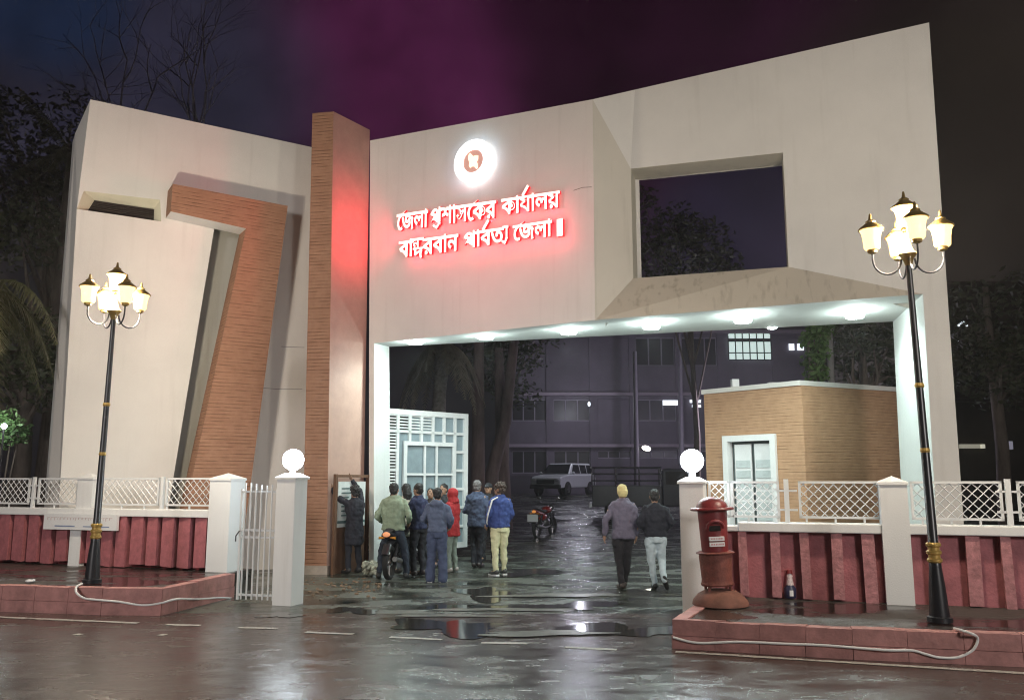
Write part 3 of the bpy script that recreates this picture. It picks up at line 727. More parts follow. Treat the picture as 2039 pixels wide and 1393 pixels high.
def street_lamp(base, top, label, phase, energy, offs=(0, 0, 0, 0)):
    t = thing('street_lamp', label, 'street lamp', base, group='ornate five-lantern street lamps')
    T = Vector(top) - Vector(base); h = T.z
    P = lambda z: (T.x * z / h, T.y * z / h)
    def ring(z0, z1, r0, r1, n=16): return [(*P(z0), z0, r0, r0), (*P(z1), z1, r1, r1)]
    m = MB(); m.loft([(*P(z), z, r, r) for z, r in ((0, .125), (.05, .125), (.06, .10), (.35, .082), (.55, .062))], 20); m.build('pole_base', IRON, t, smooth=True, world=False)
    m = MB(); m.loft([(*P(z), z, r, r) for z, r in ((.55, .062), (.62, .058), (.64, .05), (h - .6, .034), (h, .030))], 16); m.build('pole', IRON, t, smooth=True, world=False)
    m = MB()
    for z in (.60, .68, .76, ): m.loft([(*P(z), z, .062, .062), (*P(z + .015), z + .015, .075, .075), (*P(z + .035), z + .035, .075, .075), (*P(z + .05), z + .05, .062, .062)], 16)
    m.loft([(*P(z), z, r, r) for z, r in ((.61, .060), (.80, .056))], 16)
    m.build('gold_collar', GOLD, t, smooth=True, world=False)
    for z in (1.75, 2.45):
        m = MB(); m.loft([(*P(z), z, .043, .043), (*P(z + .02), z + .02, .052, .052), (*P(z + .05), z + .05, .043, .043)], 14); m.build('pole_band', GOLD, t, world=False)
    m = MB(); m.loft([(T.x, T.y, h - .08, .036, .036), (T.x, T.y, h, .06, .06), (T.x, T.y, h + .05, .10, .10), (T.x, T.y, h + .10, .06, .06), (T.x, T.y, h + .2, .03, .03), (T.x, T.y, h + .36, .025, .025)], 16); m.build('hub', BRASS, t, smooth=True, world=False)
    for k in range(4):
        a_ = phase + k * math.pi / 2; c, s_ = math.cos(a_), math.sin(a_); R_ = .37
        pts = []
        for q in range(13):
            u = math.pi * q / 12; rr = .07 + (R_ - .07) * (1 - math.cos(u)) / 2; pts.append((T.x + c * rr, T.y + s_ * rr, h + .0 - .17 * math.sin(u)))
        pts.append((T.x + c * R_, T.y + s_ * R_, h + .09))
        m = MB(); m.tube(pts, .011, 8); m.build('arm', IRON, t, smooth=True, world=False)
        lantern(t, T.x + c * R_, T.y + s_ * R_, h + .12, 1.0)
    lantern(t, T.x, T.y, h + .36, 1.0)
    lamp('street_lamp_light', 'POINT', Vector(base) + Vector((T.x, T.y, h + .33)), (1, .87, .68), energy, .16)
lb = gp(183, 1160, ZL); lt = at(227, 626, lb.y)
for _p in (): pass
street_lamp(lb, lt, 'ornate black five-lantern lamp post standing before the left wing and long white board', R(47), 800)
rb = gp(1872, 1237, ZR); rt = at(1808, 515, rb.y)
street_lamp(rb, rt, 'ornate black five-lantern lamp post on the sidewalk with the post box', R(-10), 700)

# ------------------------------------------------------------------ guard room
gc = at(1595, 757, 17.2); gzt = gc.z
gl = at(1401, 776, Y_for(1401, 776, gzt)); gr = at(1790, 771, Y_for(1790, 771, gzt))
G1, G2 = Frame(gl, gc), Frame(gc, gr)
gh = thing('guard_room', 'small ochre tiled guard room with white door frame and pale parapet behind the gate opening', 'guard room', (gc.x, gc.y, 0))
ds0, dz1 = G1.sz(1441, 868); ds1, _ = G1.sz(1546, 868); zz = gzt - .1
m = MB()
m.fbox(G1, 0, ds0 + .1, 0, .2, 0, zz); m.fbox(G1, ds1 - .1, G1.L - .001, 0, .2, 0, zz); m.fbox(G1, ds0 + .1, ds1 - .1, 0.001, .2, dz1 - .1, zz)
m.fbox(G2, 0.001, G2.L + 1.6, 0, .2, 0, zz)
m.solid([G1.pt(0, .2, 0), G1.pt(-.8, 3, 0), G1.pt(-.95, 3, 0), G1.pt(-.0, 0.002, 0)], [G1.pt(0, .2, zz), G1.pt(-.8, 3, zz), G1.pt(-.95, 3, zz), G1.pt(-.0, 0.002, zz)])
m.build('tiled_wall', BRICK2, gh)
m = MB()
top = [G1.pt(-.04, -.04, 0), G1.pt(G1.L, -.05, 0), G2.pt(G2.L + 1.6, -.05, 0), G2.pt(G2.L + 1.6, 3, 0), G1.pt(-.8, 3, 0)]
m.solid([Vector((p.x, p.y, zz)) for p in top], [Vector((p.x, p.y, gzt)) for p in top]); m.build('parapet', WHITE, gh)
fr = MB(); e = .13
fr.fbox(G1, ds0, ds0 + e, -.07, .12, .0, dz1); fr.fbox(G1, ds1 - e, ds1, -.07, .12, .0, dz1); fr.fbox(G1, ds0 + e, ds1 - e, -.07, .12, dz1 - e, dz1)
fr.build('door_frame', WHITE2, gh)
dr = MB(); mid_ = (ds0 + ds1) / 2; 
dr.fbox(G1, ds0 + e, ds1 - e, .13, .15, .0, dz1 - e); dr.build('doorway_shadow', mat('dim_interior', (.10, .12, .12), .8, .3, 3), gh)
for k, (a_, b_) in enumerate(((ds0 + e + .09, mid_ - .02), (mid_ + .06, ds1 - e - .02))):
    dr = MB(); dr.fbox(G1, a_, b_, .07, .10, .0, dz1 - e - .06); l_ = dr.build('door_leaf', PWHITE, gh)
    q = MB()
    for z in range(9): q.fbox(G1, a_ + .03, b_ - .03, .055, .068, .25 + z * .22, .25 + z * .22 + .16)
    q.build('door_louvre', mat('pale_grey_louvre', (.55, .60, .60), .5, .1), l_)
wl_ = at(1537, 651, 16.4)
w_ = thing('wall_lamp', 'small glowing lamp hanging just under the back edge of the soffit above the guard room', 'lamp', wl_)
m = MB(); m.ball(wl_, (.10, .06, .045), 16, 8); m.build('diffuser', E_DOWN, w_, smooth=True)
m = MB(); m.tube([wl_ + Vector((0, 0, .03)), wl_ + Vector((0, 0, .12))], .02, 8); m.build('stem', WMETAL, w_)
for px in (1463, 1536):
    a_ = at(px, 765 if px < 1500 else 760, 18.4); m = MB(); m.fbox(Frame((a_.x, a_.y), (a_.x + 1, a_.y)), -.05, .1 if px < 1500 else .16, 0, .15, gzt + .001, gzt + (.17 if px < 1500 else .10))
    m.build('roof_vent', PWHITE, gh)

# ------------------------------------------------------------------ open gate leaf
La = at(764, 812, 18.3); Lb = at(931, 824, Y_for(931, 824, La.z)); LG = Frame(La, Lb)
leaf = thing('gate_leaf', 'tall white metal gate leaf of framed cells and louvres standing open behind the crowd', 'gate', (La.x, La.y, 0))
z0, z1, W_ = .22, La.z, LG.L
BLUE = mat('blue_grey_sheet', (.24, .30, .33), .5, .15, 4)
m = MB(); m.fbox(LG, .06, W_ - .06, .03, .045, z0 + .06, z1 - .06); m.build('sheet', BLUE, leaf)
m = MB(); nc, nrw = 7, 7; cw = (W_ - .12) / nc; rh = (z1 - z0 - .12) / nrw
m.fbox(LG, 0, .12, -.03, .07, z0, z1); m.fbox(LG, W_ - .12, W_, -.03, .07, z0, z1); m.fbox(LG, .12, W_ - .12, -.03, .07, z1 - .12, z1); m.fbox(LG, .12, W_ - .12, -.03, .07, z0, z0 + .12)
m.build('outer_frame', WMETAL, leaf)
ca, cb = .06 + cw * 1.45, .06 + cw * 6.0; cz1 = z1 - .06 - rh * 1.5; cz0 = z0 + .06 + rh * .9
def bar_(m, s0, s1, za, zb): m.fbox(LG, s0, s1, -.02, .028, za, zb)
m = MB()
for i in range(1, nc):
    s_ = .06 + cw * i
    bar_(m, s_ - .035, s_ + .035, z1 - .06 - rh * 1.5 if 1 < i < 6 else z0 + .12, z1 - .12)
for j in range(1, nrw):
    z = z1 - .06 - rh * j
    if j == 1: bar_(m, .12, W_ - .12, z - .03, z + .03)
    else: bar_(m, .12, .06 + cw - .035, z - .03, z + .03); bar_(m, .06 + 6 * cw + .035, W_ - .12, z - .03, z + .03)
m.build('grid_bars', WMETAL, leaf)
m = MB(); t_ = .09
def bb(s0, s1, za, zb, d0=-.05): m.fbox(LG, s0, s1, d0, .0, za, zb)
bb(ca, cb, cz1 - t_, cz1); bb(ca, cb, cz0, cz0 + t_); bb(ca, ca + t_, cz0 + t_, cz1 - t_); bb(cb - t_, cb, cz0 + t_, cz1 - t_)
w3 = cb - ca
for k in (.40, .63): bb(ca + w3 * k - .025, ca + w3 * k + .025, cz0 + t_, cz1 - t_, -.04)
for z in (cz1 - .75, cz1 - 1.5): bb(ca + t_, cb - t_, z, z + .05, -.035)
m.build('centre_frame', WMETAL, leaf)
def lv(i, j, n=5):
    m = MB()
    s0, s1 = .06 + cw * i + .04, .06 + cw * (i + 1) - .04; zt = z1 - .06 - rh * j - .05; hh = rh - .09
    for k in range(n):
        z = zt - hh * (k + .5) / n; m.solid([LG.pt(s0, -.01, z - .012), LG.pt(s1, -.01, z - .012), LG.pt(s1, .02, z + .015), LG.pt(s0, .02, z + .015)], [LG.pt(s0, -.016, z - .004), LG.pt(s1, -.016, z - .004), LG.pt(s1, .014, z + .022), LG.pt(s0, .014, z + .022)])
    m.fbox(LG, s0 - .004, s0, -.012, .022, zt - hh, zt); m.build('louvre_slats', WMETAL, leaf)
for i in range(4): lv(i, 0)
for j in range(1, 7): lv(0, j)
m = MB()
for i in range(2): m.fbox(LG, .06 + cw * i + .03, .06 + cw * (i + 1) - .03, .024, .029, z1 - .06 - rh + .04, z1 - .1)
m.fbox(LG, .1, .06 + cw - .03, .024, .029, z0 + .1, z1 - .1 - rh); m.build('gap_shade_sheet', DARK, leaf)  # near-black sheet paints the shade between the slats
m = MB(); m.tube([LG.pt(-.06, .02, 0), LG.pt(-.06, .02, z1 + .1)], .06, 10); m.build('hinge_post', WMETAL, leaf)

# ------------------------------------------------------------------ red post box
pbp = gp(1444, 1208, ZR); px_, py_ = pbp.x, pbp.y + .22
pb_ = thing('post_box', 'old red cylindrical post box with domed cap and two white plates', 'post box', (px_, py_, ZR))
m = MB(); m.loft([(0, 0, 0, .33, .33), (0, 0, .05, .32, .32), (0, 0, .12, .26, .26), (0, 0, .17, .17, .17)], 28); m.build('mound', mat('rust_stained_concrete', (.20, .085, .060), .8, .3, 6, .3, 20), pb_, smooth=True, world=False)
T = Matrix.Translation((-.02, 0, 0)) @ Matrix.Rotation(R(-2.2), 4, 'Y')
m = MB()
for sx in (-.12, .13):
    for sy in (-.1, .1): m.tube([T @ Vector((sx, sy, .12)), T @ Vector((sx, sy, .24))], .018, 8)
m.build('foot', PRUST, pb_, world=False)
m = MB(); m.loft([(0, 0, .22, .185, .185), (0, 0, .24, .195, .195), (0, 0, .26, .185, .185), (0, 0, .30, .18, .18), (0, 0, .56, .195, .195), (0, 0, .60, .19, .19)], 28, T); m.build('lower_body', PRUST, pb_, smooth=True, world=False)
m = MB(); m.loft([(0, 0, .595, .225, .225), (0, 0, .605, .228, .228), (0, 0, .617, .20, .20)], 28, T); m.build('middle_rim', PRUST, pb_, smooth=True, world=False)
m = MB(); m.loft([(0, 0, .61, .155, .155), (0, 0, 1.10, .175, .175)], 28, T); m.build('upper_body', PRED, pb_, smooth=True, world=False)
m = MB(); m.loft([(0, 0, 1.10, .25, .25), (0, 0, 1.115, .262, .262), (0, 0, 1.13, .25, .25), (0, 0, 1.135, .19, .19), (0, 0, 1.18, .175, .175), (0, 0, 1.225, .13, .13), (0, 0, 1.25, .07, .07), (0, 0, 1.26, .01, .01)], 32, T); m.build('domed_cap', PRED, pb_, smooth=True, world=False)
m = MB()
for q in range(9):
    pass
arc = [T @ Vector((-.02 + .095 * math.cos(math.pi * (1 - i / 10)), -.185 - .03 * math.sin(math.pi * i / 10), .90 + .085 * math.sin(math.pi * i / 10))) for i in range(11)]
m.tube(arc, .02, 8); m.build('slot_hood', PRED, pb_, smooth=True, world=False)
m = MB(); m.box(-.085, .045, -.178, -.12, .865, .925, T); m.build('letter_slot', DARK, pb_, world=False)
for z in (.775, .71):
    m = MB(); m.box(-.095, .08, -.185, -.14, z - .024, z + .024, T); pl = m.build('plate', PWHITE, pb_, world=False)
    m = MB(); random.seed(int(z * 100)); x = -.08
    while x < .065: w = random.uniform(.008, .02); m.box(x, x + w * .5, -.187, -.184, z - .008, z + .01, T); x += w
    m.build('plate_lettering', mat('faded_plate_ink', (.55, .22, .22), .6, 0), pl, world=False)

# spray bottle on the sidewalk
sb = gp(1574, 1190, ZR)
bt = thing('bottle', 'small white and navy plastic bottle with red cap standing on the right sidewalk', 'bottle', sb)
m = MB(); m.loft([(0, 0, 0, .065, .05), (0, 0, .01, .075, .055), (0, 0, .12, .075, .055), (0, 0, .16, .045, .04), (0, 0, .24, .03, .03)], 16); m.build('body', mat('navy_plastic', (.03, .03, .07), .4, 0), bt, smooth=True, world=False)
m = MB(); m.loft([(0, -.012, .03, .05, .046), (0, -.012, .10, .05, .046)], 16); m.build('paper_tag', PWHITE, bt, smooth=True, world=False)
m = MB(); m.loft([(0, 0, .16, .05, .045), (0, 0, .25, .034, .032), (0, 0, .27, .04, .03), (0, 0, .30, .02, .02)], 14); m.build('neck', mat('mottled_white_plastic', (.62, .52, .52), .4, .4, 30), bt, smooth=True, world=False)
m = MB(); m.loft([(0, 0, .30, .04, .03), (0, 0, .345, .035, .028)], 12); m.tube([(0, 0, .335), (-.06, 0, .34)], .012, 8); m.build('cap', PRED, bt, smooth=True, world=False)

# white cables along the kerbs
CAB = mat('white_cable', (.80, .80, .78), .45, .05)
def smooth_path(P, k=6):
    out = []
    for i in range(len(P) - 1):
        p0, p1, p2, p3 = P[max(i - 1, 0)], P[i], P[i + 1], P[min(i + 2, len(P) - 1)]
        for j in range(k):
            t = j / k; out.append(.5 * ((2 * p1) + (-p0 + p2) * t + (2 * p0 - 5 * p1 + 4 * p2 - p3) * t * t + (-p0 + 3 * p1 - 3 * p2 + p3) * t ** 3))
    return out + [P[-1]]
yk = kL[2].y - .03
P = [gp(163, 1161, ZL + .02)] + [gp(152, 1168, ZL + .01)] + [at(x, y, yk) for x, y in ((153, 1180), (168, 1190), (190, 1193), (235, 1197), (283, 1204), (320, 1200))] + [at(352, 1192, yk + .1), at(392, 1192, kL[5].y - 1.0), at(440, 1189, kL[5].y - .35), at(462, 1190.5, kL[5].y - .04)]
m = MB(); m.tube(smooth_path(P), .014, 8); tag(m.build('cable', CAB, smooth=True), 'white cable looping down over the left kerb from the lamp post', 'cable')
KR = Frame(kR[0], kR[1]); KR2 = Frame(kR[1], kR[2])
P = [gp(1900, 1250, ZR + .02), gp(1930, 1259, ZR + .02)] + [KR2.hit(x, y, -.03) for x, y in ((1946, 1268), (1943, 1285), (1930, 1298), (1905, 1308), (1870, 1308), (1842, 1301), (1815, 1294))] + [KR.hit(x, y, -.03) for x, y in ((1760, 1293), (1645, 1284), (1570, 1281), (1470, 1277), (1390, 1279), (1340, 1268))]
m = MB(); m.tube(smooth_path(P), .013, 8); tag(m.build('cable', CAB, smooth=True), 'long white cable sagging along the right kerb from the lamp post to the driveway', 'cable')

exec_people = True
# ------------------------------------------------------------------ people
def cmat(name, col, rough=.85, var=.12): return mat(name, col, rough, var, 14, .25, 90)
SKIN = mat('brown_skin', (.30, .17, .11), .55, .08, 20)
HAIRM = mat('black_hair', (.012, .010, .010), .5, .2, 60, .5, 120)
clouds = bpy.data.textures.new('cloth_folds', 'CLOUDS'); clouds.noise_scale = .11; clouds.noise_depth = 2
hairt = bpy.data.textures.new('hair_tufts', 'CLOUDS'); hairt.noise_scale = .035; hairt.noise_depth = 1
def limb(m, pts, rad, sq=1.0):
    m.tube(pts, rad, 12, True, sq)
    for p, r in zip(pts, rad): m.ball(p, r * .985, 10, 8)
def remesh(o, v, tex=None, st=0, sm=2):
    r = o.modifiers.new('skin', 'REMESH'); r.mode = 'VOXEL'; r.voxel_size = v; r.use_smooth_shade = True
    if sm: s = o.modifiers.new('smooth', 'SMOOTH'); s.factor = .6; s.iterations = sm
    if tex: d = o.modifiers.new('folds', 'DISPLACE'); d.texture = tex; d.strength = st; d.mid_level = .5; d.texture_coords = 'LOCAL'
def hand(m, wrist, d, side, curl=.35):
    """palm, four fingers of different length and a thumb, along direction d"""
    d = d.normalized(); ax = Vector((0, 1, 0)) if abs(d.y) < .8 else Vector((0, 0, 1))
    n = d.cross(ax).normalized() * side; w = n.cross(d).normalized()      # w: across the palm
    pc = wrist + d * .045
    m.tube([wrist, wrist + d * .03, wrist + d * .085], [.026, .036, .038], 10, True, .5); m.ball(pc, (.034, .034, .034), 8, 6)
    for i, (o_, L) in enumerate(((-.028, .065), (-.009, .078), (.010, .072), (.028, .055))):
        p = wrist + d * .085 + w * o_; k = p + d * L * .5 - n * L * curl * .35; e = k + d * L * .38 - n * L * curl
        m.tube([p - d * .02, p, k, e], [.0105, .0105, .0095, .008], 7)
    b = wrist + d * .03 + w * -.034; m.tube([b, b + d * .03 + w * -.022, b + d * .06 + w * -.026 - n * .012], [.013, .012, .009], 7)
def person(label, loc, rz, Hh=1.66, top=(.05, .06, .15), bottom=(.02, .02, .03), shoe=(.02, .02, .02), hair='short', hairm=None, pose=None, jacket='jacket', build=1.0, flare=0, skirt=False, hood=None, head_turn=0, lean=0, sleeve=None, hemz=.84, extra=None, sole=None):
    pose = pose or {}
    t = thing('person', label, 'person', loc, rz, group='people at the gate'); s = Hh / 1.70
    def v(x, y, z): return Vector((x, y + (z - .9) * math.tan(lean) if z > .9 else y, z)) * s
    dflt = dict(eL=(-.235, -.02, 1.10), wL=(-.235, .08, .87), eR=(.235, -.02, 1.10), wR=(.235, .08, .87),
                kL=(-.105, .02, .48), aL=(-.12, -.02, .09), kR=(.105, .02, .48), aR=(.12, -.02, .09), fL=(-.03, .2, 0), fR=(.03, .2, 0), pz=0)
    dflt.update(pose); q = dflt
    P = {k: v(*q[k]) for k in ('eL', 'wL', 'eR', 'wR', 'kL', 'aL', 'kR', 'aR')}
    pzs = q['pz']
    shL, shR, hipL, hipR = v(-.150 * build, 0, 1.365), v(.150 * build, 0, 1.365), v(-.085, 0, .90 + pzs), v(.085, 0, .90 + pzs)
    hc = v(0, .02, 1.585); HM = Matrix.Rotation(head_turn, 4, 'Z')
    def hd(x, y, z): return hc + (HM @ Vector((x, y, z))) * s
    # body
    m = MB()
    m.ball(hd(0, -.01, .02), (.080 * s, .098 * s, .108 * s), 16, 12, HM); m.ball(hd(0, .025, -.05), (.060 * s, .072 * s, .066 * s), 12, 10, HM)
    m.tube([hd(0, .085, .012), hd(0, .108, -.02), hd(0, .085, -.03)], [.009, .017, .012], 8); m.ball(hd(0, .078, -.062), (.024, .014, .009), 8, 6, HM)
    for sd in (-1, 1): m.ball(hd(.078 * sd, -.005, -.005), (.012, .02, .032), 8, 6, HM); m.ball(hd(.03 * sd, .072, .035), (.02, .012, .008), 8, 6, HM)
    limb(m, [v(0, -.005, 1.40), hd(0, -.015, -.07)], [.06 * s, .052 * s])
    m.loft([(*v(0, 0, z).xy, v(0, 0, z).z, rx * build * s, ry * s) for z, rx, ry in ((.84 + pzs, .13, .10), (.95 + pzs, .155, .11), (1.08, .135, .10), (1.25, .165, .11), (1.38, .16, .10), (1.44, .08, .07))], 16)
    for sh, e, w_, sd in ((shL, P['eL'], P['wL'], -1), (shR, P['eR'], P['wR'], 1)):
        limb(m, [sh, e], [.052 * s, .042 * s]); limb(m, [e, w_], [.042 * s, .027 * s]); hand(m, w_, (w_ - e), sd)
    for hp, k, a_, fd in ((hipL, P['kL'], P['aL'], q['fL']), (hipR, P['kR'], P['aR'], q['fR'])):
        limb(m, [hp, k], [.068 * s, .046 * s]); limb(m, [k, k.lerp(a_, .35), a_], [.046 * s, .044 * s, .030 * s])
        limb(m, [a_, a_ + Vector(fd) * .7 * s + Vector((0, 0, -.05 * s if fd[2] == 0 else 0))], [.036 * s, .03 * s])
    body = m.build('body', SKIN, t, world=False); remesh(body, .0105, sm=1)
    for sd in (-1, 1):
        m = MB(); m.ball(hd(.03 * sd, .082, .014), (.012, .008, .007), 8, 6, HM); m.build('eye', DARK, t, world=False)
    # upper garment
    m = MB(); tk = .022 * s; hz = hemz + pzs * .5
    bw = build
    if jacket:
        m.loft([(*v(0, 0, z).xy, v(0, 0, z).z, rx * bw * s + tk, ry * s + tk) for z, rx, ry in ((hz, .155 + (.02 if skirt else 0), .115), (hz + .03, .165, .125), (1.0, .155, .12), (1.12, .155, .12), (1.26, .172, .13), (1.35, .165, .12), (1.41, .135, .095), (1.455, .085, .07), (1.485, .058, .06))], 20)
        for sh, e, w_ in ((shL, P['eL'], P['wL']), (shR, P['eR'], P['wR'])):
            limb(m, [sh, e], [.058 * s + tk * .4, .050 * s + tk * .4]); limb(m, [e, e.lerp(w_, .92)], [.050 * s + tk * .4, .036 * s + tk * .4])
        if hood:
            m.ball(v(0, -.10, 1.42), (.13 * s, .085 * s, .075 * s), 12, 8)
        o = m.build(jacket, cmat('fabric_' + jacket, top), t, world=False); remesh(o, .013, clouds, .065 * s)
    if skirt:
        m = MB(); m.loft([(*v(0, 0, z).xy, v(0, 0, z).z, rx * s, ry * s) for z, rx, ry in ((.06, .25, .2), (.4, .22, .18), (.85, .18, .15), (1.0, .17, .14))], 20)
        o = m.build('robe', cmat('fabric_robe', bottom), t, world=False); remesh(o, .016, clouds, .05)
    else:
        m = MB()
        m.loft([(*v(0, 0, z).xy, v(0, 0, z).z, rx * s, ry * s) for z, rx, ry in ((.80 + pzs, .155, .125), (.90 + pzs, .175, .135), (1.0 + pzs, .155, .12))], 18)
        for hp, k, a_ in ((hipL, P['kL'], P['aL']), (hipR, P['kR'], P['aR'])):
            limb(m, [hp + Vector((0, 0, -.03)), k], [.105 * s, (.07 + flare * .3) * s]); limb(m, [k, a_ + Vector((0, 0, -.03 * s))], [(.07 + flare * .3) * s, (.05 + flare) * s])
        o = m.build('trousers', cmat('fabric_trousers', bottom), t, world=False); remesh(o, .013, clouds, .05 * s)
    for a_, fd in ((P['aL'], q['fL']), (P['aR'], q['fR'])):
        d = Vector(fd) * s; m = MB()
        if fd[2] == 0:
            z = Vector((0, 0, -.055 * s))
            limb(m, [a_ + z * .4 - d * .15, a_ + z + d * .4, a_ + z + d * .85], [.05 * s, .044 * s, .038 * s])
            zb = a_.z - .09 * s
            bmesh.ops.bisect_plane(m.b, geom=m.b.verts[:] + m.b.edges[:] + m.b.faces[:], plane_co=(0, 0, zb), plane_no=(0, 0, -1), clear_outer=True)
            so = m.build('shoe', mat('shoe_leather', shoe, .45, .1), t, world=False, smooth=True)
            if sole:
                m = MB(); nn = Vector((-d.y, d.x, 0)).normalized() * .045 * s
                L0, L1 = a_ - d * .33, a_ + d * 1.02; m.solid([Vector((*(L0 - nn).xy, zb)), Vector((*(L1 - nn * .8).xy, zb)), Vector((*(L1 + nn * .8).xy, zb)), Vector((*(L0 + nn).xy, zb))], [Vector((*(L0 - nn).xy, zb + .03)), Vector((*(L1 - nn * .8).xy, zb + .03)), Vector((*(L1 + nn * .8).xy, zb + .03)), Vector((*(L0 + nn).xy, zb + .03))])
                m.build('sole', PWHITE, so, world=False, bevel=.01)
        else:
            limb(m, [a_, a_ + d * .5, a_ + d], [.045 * s, .048 * s, .036 * s]); m.build('shoe', mat('shoe_leather', shoe, .45, .1), t, world=False, smooth=True)
    # hair or headgear
    m = MB(); hm = hairm or HAIRM
    if hair == 'short':
        m.ball(hd(0, -.022, .045), (.087 * s, .098 * s, .092 * s), 18, 14, HM); m.ball(hd(0, -.045, -.005), (.078 * s, .07 * s, .08 * s), 14, 10, HM)
        o = m.build('hair', hm, t, world=False); remesh(o, .011, hairt, .03, 1)
    elif hair == 'curly':
        m.ball(hd(0, -.02, .055), (.098 * s, .108 * s, .098 * s), 18, 14, HM); m.ball(hd(0, -.045, .0), (.09 * s, .078 * s, .085 * s), 14, 10, HM)
        o = m.build('hair', hm, t, world=False); remesh(o, .010, hairt, .07, 1)
    elif hair == 'long':
        m.ball(hd(0, -.022, .045), (.092 * s, .10 * s, .092 * s), 18, 14, HM); m.tube([hd(0, -.05, .03), hd(0, -.08, -.08), hd(0, -.09, -.24)], [.085 * s, .09 * s, .06 * s], 14)
        o = m.build('hair', hm, t, world=False); remesh(o, .012, hairt, .03, 1)
    elif hair == 'beanie':
        m.ball(hd(0, -.012, .04), (.092 * s, .106 * s, .10 * s), 18, 14, HM); m.loft([(*hd(0, -.03, z).xy, hd(0, 0, z).z, r_ * s, r_ * s * 1.08) for z, r_ in ((-.075, .062), (-.02, .088), (.03, .096))], 18)
        o = m.build('headscarf', hm, t, world=False); remesh(o, .011, clouds, .02, 1)
    elif hair == 'hood':
        m.ball(hd(0, -.03, .03), (.11 * s, .125 * s, .125 * s), 18, 14, HM); m.tube([hd(0, -.03, -.02), v(0, -.03, 1.42)], [.10 * s, .13 * s], 14)
        o = m.build('hood', hm, t, world=False); remesh(o, .012, clouds, .03, 1)
        return t
    elif hair == 'cap':
        m.ball(hd(0, -.015, .05), (.09 * s, .103 * s, .085 * s), 18, 14, HM); m.tube([hd(0, .06, .05), hd(0, .15, .04)], [.06, .045], 10, True, .2)
        o = m.build('cap', hm, t, world=False); remesh(o, .011, None, 0, 1)
    return t
def ppl(px, py, z=0): v_ = gp(px, py, z); return (v_.x, v_.y, z)
def ht(px, pyt, loc): d = ray(px, pyt); return CH + d.z * loc[1] / d.y - loc[2]
back_rz = 0
# walkers
L = ppl(1243, 1172); h = ht(1243, 966, L)
person('man in yellow headscarf, grey-purple sweater and black trousers walking away', L, R(4), h, (.125, .11, .155), (.014, .012, .016), (.05, .035, .03), 'beanie', mat('yellow_wool', (.62, .52, .24), .8, .15, 20),
       dict(eL=(-.30, -.03, 1.13), wL=(-.31, .03, .88), kL=(-.08, .03, .48), aL=(-.05, -.08, .09), kR=(.07, .08, .48), aR=(.03, .12, .09)), build=1.1, hemz=.82)
L = ppl(1308, 1174); h = ht(1300, 975, L)
person('man in black jacket and pale jeans walking away in mid-stride, heel of one shoe lifted', L, R(-4), h, (.014, .015, .024), (.50, .58, .62), (.015, .013, .013), 'short', None,
       dict(eL=(-.27, -.06, 1.14), wL=(-.13, .10, .98), eR=(.27, -.06, 1.14), wR=(.14, .10, .98), kL=(-.08, .05, .48), aL=(-.02, .08, .09), kR=(.10, .06, .50), aR=(.11, -.20, .22), fR=(.05, .07, -.17)), build=1.12, hemz=.90)
# rider on the motorcycle
L = ppl(776, 1156); h = 1.68
person('man in sage green pullover seen from behind astride the motorcycle beside the gate leg', (L[0], L[1] + .3, 0), R(-6), h, (.25, .31, .22), (.02, .028, .045), (.03, .03, .03), 'short', None,
       dict(eL=(-.30, -.02, 1.12), wL=(-.24, .22, .99), eR=(.30, -.02, 1.12), wR=(.24, .22, .99), kL=(-.21, .10, .50), aL=(-.24, -.05, .09), kR=(.21, .12, .50), aR=(.25, .05, .09), pz=-.03), build=1.22, hemz=.88, jacket='pullover')
# man hanging the banner
L = ppl(703, 1141); h = ht(718, 968, L)
person('man in long black coat with both arms raised at the notice fixed to the pillar', L, R(38), h, (.012, .012, .02), (.015, .016, .024), (.02, .02, .02), 'curly', None,
       dict(eL=(-.33, .16, 1.50), wL=(-.40, .22, 1.68), eR=(.20, .20, 1.60), wR=(.05, .24, 1.82)), jacket='coat', hemz=.55, build=1.05)
L = ppl(806, 1140)
person('woman with long dark hair and cream top standing behind the motorcycle rider', L, R(30), ht(806, 964, L), (.62, .60, .50), (.10, .12, .16), (.05, .05, .05), 'long', None, jacket='tunic', hemz=.7, build=.92)
L = ppl(831, 1146)
person('man in navy jacket in profile between the rider and the blue-grey hoodie', L, R(52), ht(828, 963, L), (.022, .028, .075), (.014, .014, .02), (.03, .02, .02), 'short', None,
       dict(eR=(.28, .02, 1.15), wR=(.18, .25, 1.10), eL=(-.26, .05, 1.15), wL=(-.10, .25, 1.12)), build=1.1, hemz=.86)
L = ppl(869, 1158)
person('woman in blue-grey hoodie and wide flared jeans standing with her back to the road', L, R(-3), ht(866, 972, L), (.085, .105, .17), (.045, .06, .115), (.5, .5, .5), 'short', None,
       dict(eL=(-.27, .03, 1.13), wL=(-.14, .26, 1.05), eR=(.26, .0, 1.13), wR=(.20, .20, .98)), jacket='hoodie', flare=.045, hood=True, hemz=.90, sole=True)
L = ppl(899, 1139)
person('person in bright red padded jacket with hood up by the open gate leaf', L, R(62), ht(900, 974, L), (.30, .012, .015), (.17, .21, .18), (.3, .28, .26), 'hood', cmat('red_padding', (.30, .012, .015)),
       dict(eR=(.25, .08, 1.15), wR=(.12, .30, 1.10)), jacket='padded_jacket', hemz=.74, build=1.1)
L = ppl(856, 1128)
person('bearded man in dark jacket facing the road, half hidden behind the woman in the hoodie', L, R(172), ht(858, 973, L), (.05, .04, .04), (.03, .03, .04), (.03, .03, .03), 'short', None)
L = ppl(882, 1122)
